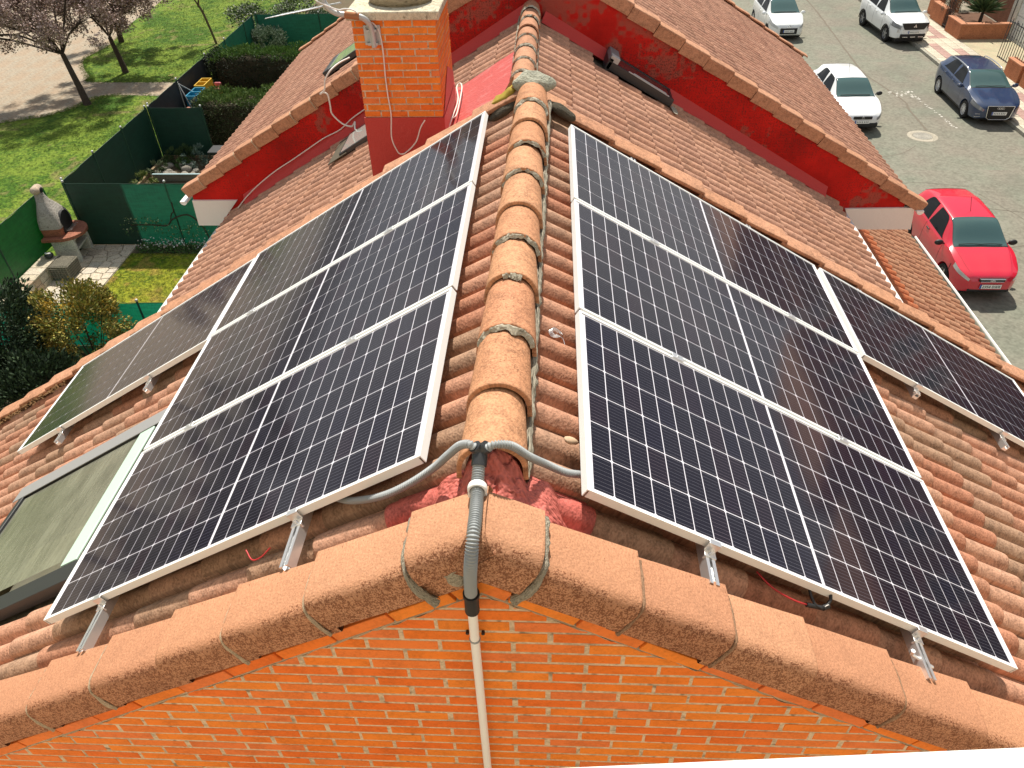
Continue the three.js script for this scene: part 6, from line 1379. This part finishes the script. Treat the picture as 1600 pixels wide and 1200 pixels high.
// ---------------------------------------------------------------- plants in the gardens
{
  reseed(7001);
  const darkG = [[0.018, 0.040, 0.014], [0.026, 0.055, 0.018], [0.040, 0.075, 0.026], [0.012, 0.028, 0.010]];
  bush('shrub', 'big dark evergreen shrub at the left edge below the teal screen', [-12.0, GY, -10.8], 1.25, 2.5, 1.4, 16000, [0.10, 0.05], LEAF, darkG, { clumps: 70 });
  bush('shrub', 'dark leafy shrub at the foot of the yellow bush, near the eave', [-10.6, GY, -9.6], 1.1, 1.6, 1.2, 9000, [0.10, 0.05], LEAF, darkG, { clumps: 46 });
  const yb = bush('flowering_bush', 'bush with yellow flowers in front of the teal screen', [-10.35, GY, -11.55], 1.0, 2.1, 0.9, 13000, [0.075, 0.042], LEAF, [[0.17, 0.20, 0.035], [0.27, 0.26, 0.05], [0.10, 0.125, 0.025], [0.40, 0.32, 0.06], [0.22, 0.17, 0.045]], { clumps: 60 });
  const fl = bushPoints(1500, -0.1, 1.35, -0.05, 0.95, 0.72, 0.85, 16, 0.6).filter((p) => p[1] > 1.0 || rnd() < 0.2);
  leaves('flowers', yb, fl, leafGeo(0.06, 0.05), LEAF, [[0.50, 0.33, 0.03], [0.42, 0.30, 0.05], [0.55, 0.42, 0.12]]);
  // climber trained on the teal screen, and the flower border at its foot
  const cl = thing('climbing_plant', 'bare climber trained across the teal screen', 'climber', [-9.8, GY, -17.15]);
  mesh('stem', merge([tube([[0.2, 0.1, 0], [0.1, 0.62, 0], [-0.15, 0.98, 0], [-0.42, 1.0, 0.0], [-0.75, 0.86, 0], [-0.95, 0.68, 0], [-1.4, 0.70, 0], [-2.0, 0.70, 0]], 0.022, 50, 7), tube([[-0.80, 0.82, 0], [-0.70, 1.05, 0], [-0.62, 1.12, 0], [-0.58, 1.4, 0]], 0.016, 20, 6)]), MAT.bark, cl);
  const lp = []; for (let i = 0; i < 320; i++) { const t = rnd(); lp.push([lerp(-2.2, 0.3, t) + rr(-0.12, 0.12), 0.72 + rr(-0.35, 0.18) + 0.15 * Math.sin(t * 7), rr(0.0, 0.10)]); } leaves('foliage', cl, lp, leafGeo(0.06, 0.04), LEAF, [[0.05, 0.12, 0.03], [0.25, 0.28, 0.16], [0.04, 0.09, 0.03]]);
  const bd = thing('flower_border', 'border of pale flowers and low plants at the foot of the teal screen', 'plants', [-9.7, GY, -16.92]);
  const bp = []; for (let i = 0; i < 2600; i++) bp.push([rr(-2.0, 2.2), Math.abs(rr(-0.08, 0.24)) * rr(0.3, 1.2), rr(-0.22, 0.24)]); leaves('foliage', bd, bp, leafGeo(0.07, 0.035), LEAF, [[0.05, 0.11, 0.02], [0.08, 0.14, 0.03], [0.03, 0.06, 0.015]]);
  const wp = []; for (let i = 0; i < 420; i++) wp.push([rr(-2.0, 2.2), rr(0.12, 0.34), rr(-0.2, 0.2)]); leaves('flowers', bd, wp, leafGeo(0.05, 0.045), LEAF, [[0.6, 0.58, 0.56], [0.45, 0.40, 0.44], [0.5, 0.36, 0.36]]);
  // hedges
  const hedge = (label, x0, x1, z0, z1, h, n, cols, litTopCols) => {
    const g = thing('hedge', label, 'hedge', [(x0 + x1) / 2, GY, (z0 + z1) / 2]), hx = (x1 - x0) / 2, hz = (z1 - z0) / 2;
    let core = new RoundedBoxGeometry(hx * 2 - 0.3, h - 0.2, hz * 2 - 0.3, 5, 0.15); mesh('branches', roughen(core, 0.06, 2.5, 3).translate(0, h / 2 - 0.08, 0), std({ color: rgb(0.055, 0.045, 0.028), roughness: 1 }), g);
    const side = [], top = [];
    for (let i = 0; i < n; i++) { const x = rr(-hx, hx), y = rr(0.05, h), b = 0.30 * N(x * 1.3, y * 1.3, z0) + 0.14 * N(x * 4, y * 4, z1) - Math.abs(rr(0, 0.14)); side.push([x, y, hz + b, 0.2 * rr(-1, 1), 0.5, 1]); if (i % 3 === 0) side.push([hx + b, y, rr(-hz, hz), 1, 0.4, 0]); if (i % 3 === 1) side.push([-hx - b, y, rr(-hz, hz), -1, 0.4, 0]); }
    for (let i = 0; i < n; i++) { const x = rr(-hx, hx), z = rr(-hz, hz), b = 0.30 * N(x * 1.5, z * 1.5, 4.4) + 0.16 * N(x * 5, z * 5, 2.4); top.push([x, h + b - Math.abs(rr(0, 0.16)), z, rr(-0.5, 0.5), 1, rr(-0.2, 0.6)]); }
    leaves('side_foliage', g, side, leafGeo(0.10, 0.032), LEAF, cols); leaves('top_foliage', g, top, leafGeo(0.11, 0.032), LEAF, litTopCols);  // leaf colours hold the light: brighter on top, darker on the sides
  };
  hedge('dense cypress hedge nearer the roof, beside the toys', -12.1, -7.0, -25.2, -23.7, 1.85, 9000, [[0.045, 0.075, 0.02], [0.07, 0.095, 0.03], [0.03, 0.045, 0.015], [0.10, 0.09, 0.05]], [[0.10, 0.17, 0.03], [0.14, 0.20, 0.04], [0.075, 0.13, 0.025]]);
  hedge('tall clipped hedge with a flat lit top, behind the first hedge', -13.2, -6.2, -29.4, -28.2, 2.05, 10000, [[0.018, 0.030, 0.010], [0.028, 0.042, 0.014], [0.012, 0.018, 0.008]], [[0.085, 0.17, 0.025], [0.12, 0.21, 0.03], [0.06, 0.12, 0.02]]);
  bush('round_shrub', 'round clipped silvery shrub in front of the far green screen', [-12.75, GY, -34.0], 0.82, 1.5, 0.8, 9000, [0.075, 0.035], LEAF, [[0.10, 0.17, 0.08], [0.20, 0.26, 0.16], [0.05, 0.09, 0.04], [0.30, 0.34, 0.26]], { clumps: 60 });
  bush('flowering_shrub', 'white flowering shrub behind the far green screen', [-12.6, GY, -36.4], 2.3, 2.5, 1.0, 9000, [0.10, 0.06], LEAF, [[0.06, 0.10, 0.03], [0.04, 0.07, 0.02], [0.45, 0.46, 0.38], [0.10, 0.15, 0.04]], { clumps: 70 });
  // raised bed with rocks and small plants
  const rb = thing('raised_bed', 'raised bed edged with timber, full of rocks and small plants', 'planting bed', [-12.6, GY, -21.9]);
  const wood = std({ color: rgb(0.30, 0.22, 0.13), map: MAT.mortarMap, roughness: 0.9 });
  mesh('soil', metreUV(roughen(new THREE.BoxGeometry(2.2, 0.2, 2.0, 10, 1, 10), 0.04, 2, 2).translate(0.1, 0.12, 0.05)), std({ color: rgb(0.10, 0.075, 0.045), map: MAT.mortarMap, roughness: 1 }), rb);
  mesh('edge_board', metreUV(box(0.08, 0.34, 4.4, -0.62, 0.17, 1.2, 0.01)), wood, rb); mesh('edge_board', metreUV(box(2.3, 0.30, 0.07, 0.5, 0.15, -1.0, 0.01)), wood, rb);
  mesh('glazed_edge', box(2.1, 0.40, 0.04, 0.75, 0.24, 0.85, 0.008), std({ color: rgb(0.22, 0.20, 0.16), map: MAT.mortarMap, roughness: 0.6 }), rb, 'grey board across the bed'); mesh('board_cap', box(2.1, 0.03, 0.07, 0.75, 0.45, 0.85, 0.008), std({ color: rgb(0.30, 0.42, 0.44), roughness: 0.5 }), rb);
  for (let i = 0; i < 15; i++) { let g = new THREE.IcosahedronGeometry(rr(0.07, 0.24), 2); g.scale(1, 0.75, rr(0.7, 1.2)); g = roughen(g, 0.03, 5, i * 3); mesh('rock', metreUV(g.translate(rr(-0.3, 1.0), 0.26, rr(-0.4, 0.7))), std({ color: rgb(...mulc([0.34, 0.31, 0.26], rr(0.6, 1.3))), map: MAT.mortarMap, roughness: 0.95 }), rb); }
  for (const [x, z, s, c] of [[0.75, -0.35, 0.42, [[0.10, 0.15, 0.12], [0.06, 0.10, 0.07]]], [-0.2, -0.6, 0.3, [[0.05, 0.09, 0.02]]], [0.2, -0.75, 0.3, [[0.04, 0.08, 0.02]]], [-0.35, 0.35, 0.3, [[0.07, 0.10, 0.04]]], [-0.30, 1.5, 0.35, [[0.07, 0.13, 0.02], [0.2, 0.22, 0.06]]], [0.3, -0.2, 0.2, [[0.05, 0.1, 0.02]]]]) leaves('plant', rb, bushPoints(900, x, 0.25 + s * 0.6, z, s, s * 0.8, s, 16), leafGeo(0.09, 0.022), LEAF, c);
  const wd = thing('timber_offcuts', 'pale timber offcuts stacked beyond the raised bed, by the roof edge', 'timber', [-11.2, GY, -20.7]); const wm = std({ color: rgb(0.56, 0.45, 0.22), roughness: 0.8, map: MAT.mortarMap });
  for (const [x, y, z, a, l] of [[0, 0.12, 0, 0.5, 0.9], [0.22, 0.18, -0.3, 0.65, 1.0], [-0.15, 0.08, 0.2, 0.45, 0.7], [0.35, 0.3, -0.2, 0.7, 0.8]]) mesh('plank', metreUV(box(0.16, 0.07, l, 0, 0, 0, 0.008).rotateX(-0.25).rotateY(-a).translate(x, y + 0.1, z)), wm, wd);
  // toys
  const ty = thing('plastic_playhouse', 'bright blue plastic play block beside the slate grey screen', 'toy', [-13.0, GY, -26.0]); const blue = std({ color: rgb(0.012, 0.22, 0.36), roughness: 0.4 });
  for (let k = 0; k < 3; k++) mesh('play_block', merge([box(0.52, 0.05, 1.2, 0, 0.2 + k * 0.45, 0, 0.015), box(0.05, 0.42, 1.2, -0.24, 0.4 + k * 0.45, 0, 0.015), box(0.05, 0.42, 1.2, 0.24, 0.4 + k * 0.45, 0, 0.015), box(0.52, 0.42, 0.06, 0, 0.4 + k * 0.45, 0.57, 0.015), box(0.52, 0.42, 0.06, 0, 0.4 + k * 0.45, -0.57, 0.015), box(0.52, 0.42, 0.06, 0, 0.4 + k * 0.45, 0, 0.015)]), blue, ty); ty.scale.set(0.8, 0.95, 0.8);
  const t2 = thing('plastic_playhouse', 'yellow plastic play block behind the blue one', 'toy', [-13.02, GY, -27.2]); const yel = std({ color: rgb(0.60, 0.36, 0.02), roughness: 0.45 });
  for (let k = 0; k < 3; k++) mesh('play_block', merge([box(0.05, 0.44, 1.1, -0.24, 0.4 + k * 0.47, 0, 0.015), box(0.05, 0.44, 1.1, 0.24, 0.4 + k * 0.47, 0, 0.015), box(0.52, 0.44, 0.06, 0, 0.4 + k * 0.47, 0.52, 0.015), box(0.52, 0.44, 0.06, 0, 0.4 + k * 0.47, -0.52, 0.015), box(0.52, 0.44, 0.06, 0, 0.4 + k * 0.47, 0, 0.015)]), yel, t2); t2.scale.set(0.75, 0.95, 0.8); t2.position.set(-13.05, GY, -26.95);
  const t3 = thing('plastic_toy', 'faded pink toy beside the yellow play block', 'toy', [-12.55, GY, -27.5]); mesh('seat', box(0.26, 0.2, 0.3, -0.2, 1.0, 0.1, 0.06), std({ color: rgb(0.42, 0.07, 0.09), roughness: 0.5 }), t3); mesh('back', box(0.26, 0.22, 0.1, -0.2, 1.15, -0.05, 0.04), std({ color: rgb(0.46, 0.10, 0.12), roughness: 0.5 }), t3); mesh('stand', box(0.26, 0.92, 0.26, -0.2, 0.46, 0.1, 0.03), std({ color: rgb(0.40, 0.15, 0.03), roughness: 0.6 }), t3);
  const sk = thing('tile_stack', 'stack of spare roof tiles left of the blue play block', 'tiles', [-12.95, GY, -25.05]);
  for (let i = 0; i < 6; i++) mesh('spare_tile', new THREE.CylinderGeometry(0.09, 0.10, 0.42, 10, 1, true, 0, Math.PI).rotateX(Math.PI / 2).rotateZ(Math.PI / 2).rotateY(0.5).translate(-0.22 + (i % 3) * 0.2, 0.98 + (i > 2 ? 0.07 : 0), (i % 2) * 0.1), std({ color: rgb(0.42, 0.20, 0.15), map: MAT.grain, side: THREE.DoubleSide }), sk); mesh('crate', box(0.7, 0.9, 0.5, 0, 0.45, 0, 0.02), wood, sk);
  const tb = thing('garden_table', 'dark garden table between the hedge and the roof edge', 'table', [-10.9, GY, -22.4]); mesh('top', box(0.9, 0.05, 0.6, 0, 0.72, 0, 0.01), MAT.darkMetal, tb); for (const [x, z] of [[-0.4, -0.25], [0.4, -0.25], [-0.4, 0.25], [0.4, 0.25]]) mesh('leg', bar([x, 0, z], [x, 0.7, z], 0.025, 6), MAT.darkMetal, tb);
  const wl = thing('timber_border', 'long timber border lying on the grass by the roof edge', 'border', [-10.9, GY, -22.9]); mesh('rail', metreUV(box(1.6, 0.12, 0.08, 0, 0.12, 0, 0.01)), wood, wl);
  // planting across the street
  const pp = thing('palm_shrub', 'spiky green plant in the terracotta planter across the street', 'plant', [20.45, GY + 0.5, -37.2]);
  const bl = []; for (let i = 0; i < 420; i++) { const a = rr(0, 6.28), e = rr(0.1, 1.3), d = [Math.cos(a) * Math.cos(e), Math.sin(e), Math.sin(a) * Math.cos(e)]; const r = rr(0.0, 0.3); bl.push([d[0] * r, 0.5 + d[1] * r * 2, d[2] * r, d[0] * 2, d[1] * 2, d[2] * 2]); } leaves('foliage', pp, bl, leafGeo(0.62, 0.06), LEAF, [[0.05, 0.10, 0.03], [0.09, 0.14, 0.05], [0.035, 0.07, 0.02]]); mesh('stem', bar([0, 0, 0], [0, 0.7, 0], 0.09, 8, 0.06), MAT.bark, pp);
  bush('creeper', 'leafless brown creeper over the iron gate across the street', [19.55, GY + 0.12, -38.4], 0.45, 1.9, 0.6, 900, [0.06, 0.03], LEAF, [[0.12, 0.10, 0.06], [0.06, 0.07, 0.03], [0.18, 0.14, 0.10]], { cat: 'climber', clumps: 30 });
  bush('garden_shrub', 'shaded shrub behind the terracotta pillar', [21.2, GY + 0.12, -41.5], 0.9, 2.0, 0.9, 3000, [0.1, 0.05], LEAF, darkG, { clumps: 30 });
}
// ---------------------------------------------------------------- what the panels mirror: houses over the street, tall trees beyond the park
{
  reseed(8080);
  const cols = [[0.30, 0.13, 0.08], [0.26, 0.14, 0.09], [0.32, 0.12, 0.07], [0.27, 0.15, 0.10], [0.30, 0.14, 0.09]];
  for (let i = 0; i < 7; i++) {
    if (i === 3) continue;
    const z = -4 - i * 8.6 + (i > 3 ? -3 : 0) , h = [10.6, 10.8, 10.4, 0, 10.6, 10.5, 10.8][i], m = std({ color: rgb(...cols[i % 5]), map: MAT.mortarMap, roughness: 0.9 });
    const hz = i === 2 ? 3.4 : 4.2;
    const zz = i === 2 ? -23.5 : i > 3 ? -42.5 - (i - 4) * 8.6 : z;
    const labels = ['brick house across the street, nearest of the row', 'brick house across the street, second of the row', 'brick house across the street beside the garage house', '', 'brick house across the street just beyond the planter', 'brick house across the street, second beyond the planter', 'brick house across the street, last of the row'];
    const g = thing('street_house', labels[i], 'house', [26.5, GY, zz]);
    mesh('wall', metreUV(gablePrism(-4, h - 1.6, 0, h, 4, h - 1.6, 0, -hz, hz)), m, g);
    const roofG = (s) => box(4.9, 0.12, hz * 2 + 0.3).rotateZ(-s * Math.atan2(1.6, 4)).translate(s * 2.05, h - 0.74, 0);
    mesh('roof', merge([roofG(1), roofG(-1)]), MAT.tileB[i % 4], g);
    for (const y of [1.1, 4.0, 6.6]) for (const dz of [-2.2, 0.2, 2.4]) { const w = sub('window', g); mesh('frame', box(0.08, 1.3, 1.15, -4.02, y + 0.65, dz, 0.01), MAT.white, w); mesh('pane', box(0.03, 1.12, 0.98, -4.06, y + 0.65, dz), GLASS, w); }
    mesh('door', box(0.08, 2.1, 1.0, -4.02, 1.05, -hz + 0.9, 0.01), MAT.bark, g);
  }
  const tall = (label, x, z, h, r, n, cols2) => { const g = thing('tall_tree', label, 'tree', [x, GY, z]); mesh('trunk', bar([0, 0, 0], [0, h * 0.6, 0], 0.22, 8, 0.1), MAT.bark, g); leaves('crown', g, bushPoints(n, 0, h * 0.58, 0, r, h * 0.42, r, 60), leafGeo(0.34, 0.2), LEAF, cols2); };
  const gr = [[0.05, 0.085, 0.025], [0.07, 0.11, 0.03], [0.035, 0.06, 0.018]];
  const spots = [[-38, -8, 11], [-41, -15, 12], [-39, -22, 11], [-44, -29, 12], [-42, -37, 10], [-37, -1, 11]];
  const names = ['first', 'second', 'third', 'fourth', 'fifth', 'sixth'];
  spots.forEach((s, i) => tall(`tall green tree beyond the park outside the picture, ${names[[1, 2, 3, 4, 5, 0][i]]} along the row`, s[0], s[1], s[2], 3.2, 2600, gr));
}
renderer.render(scene, camera);
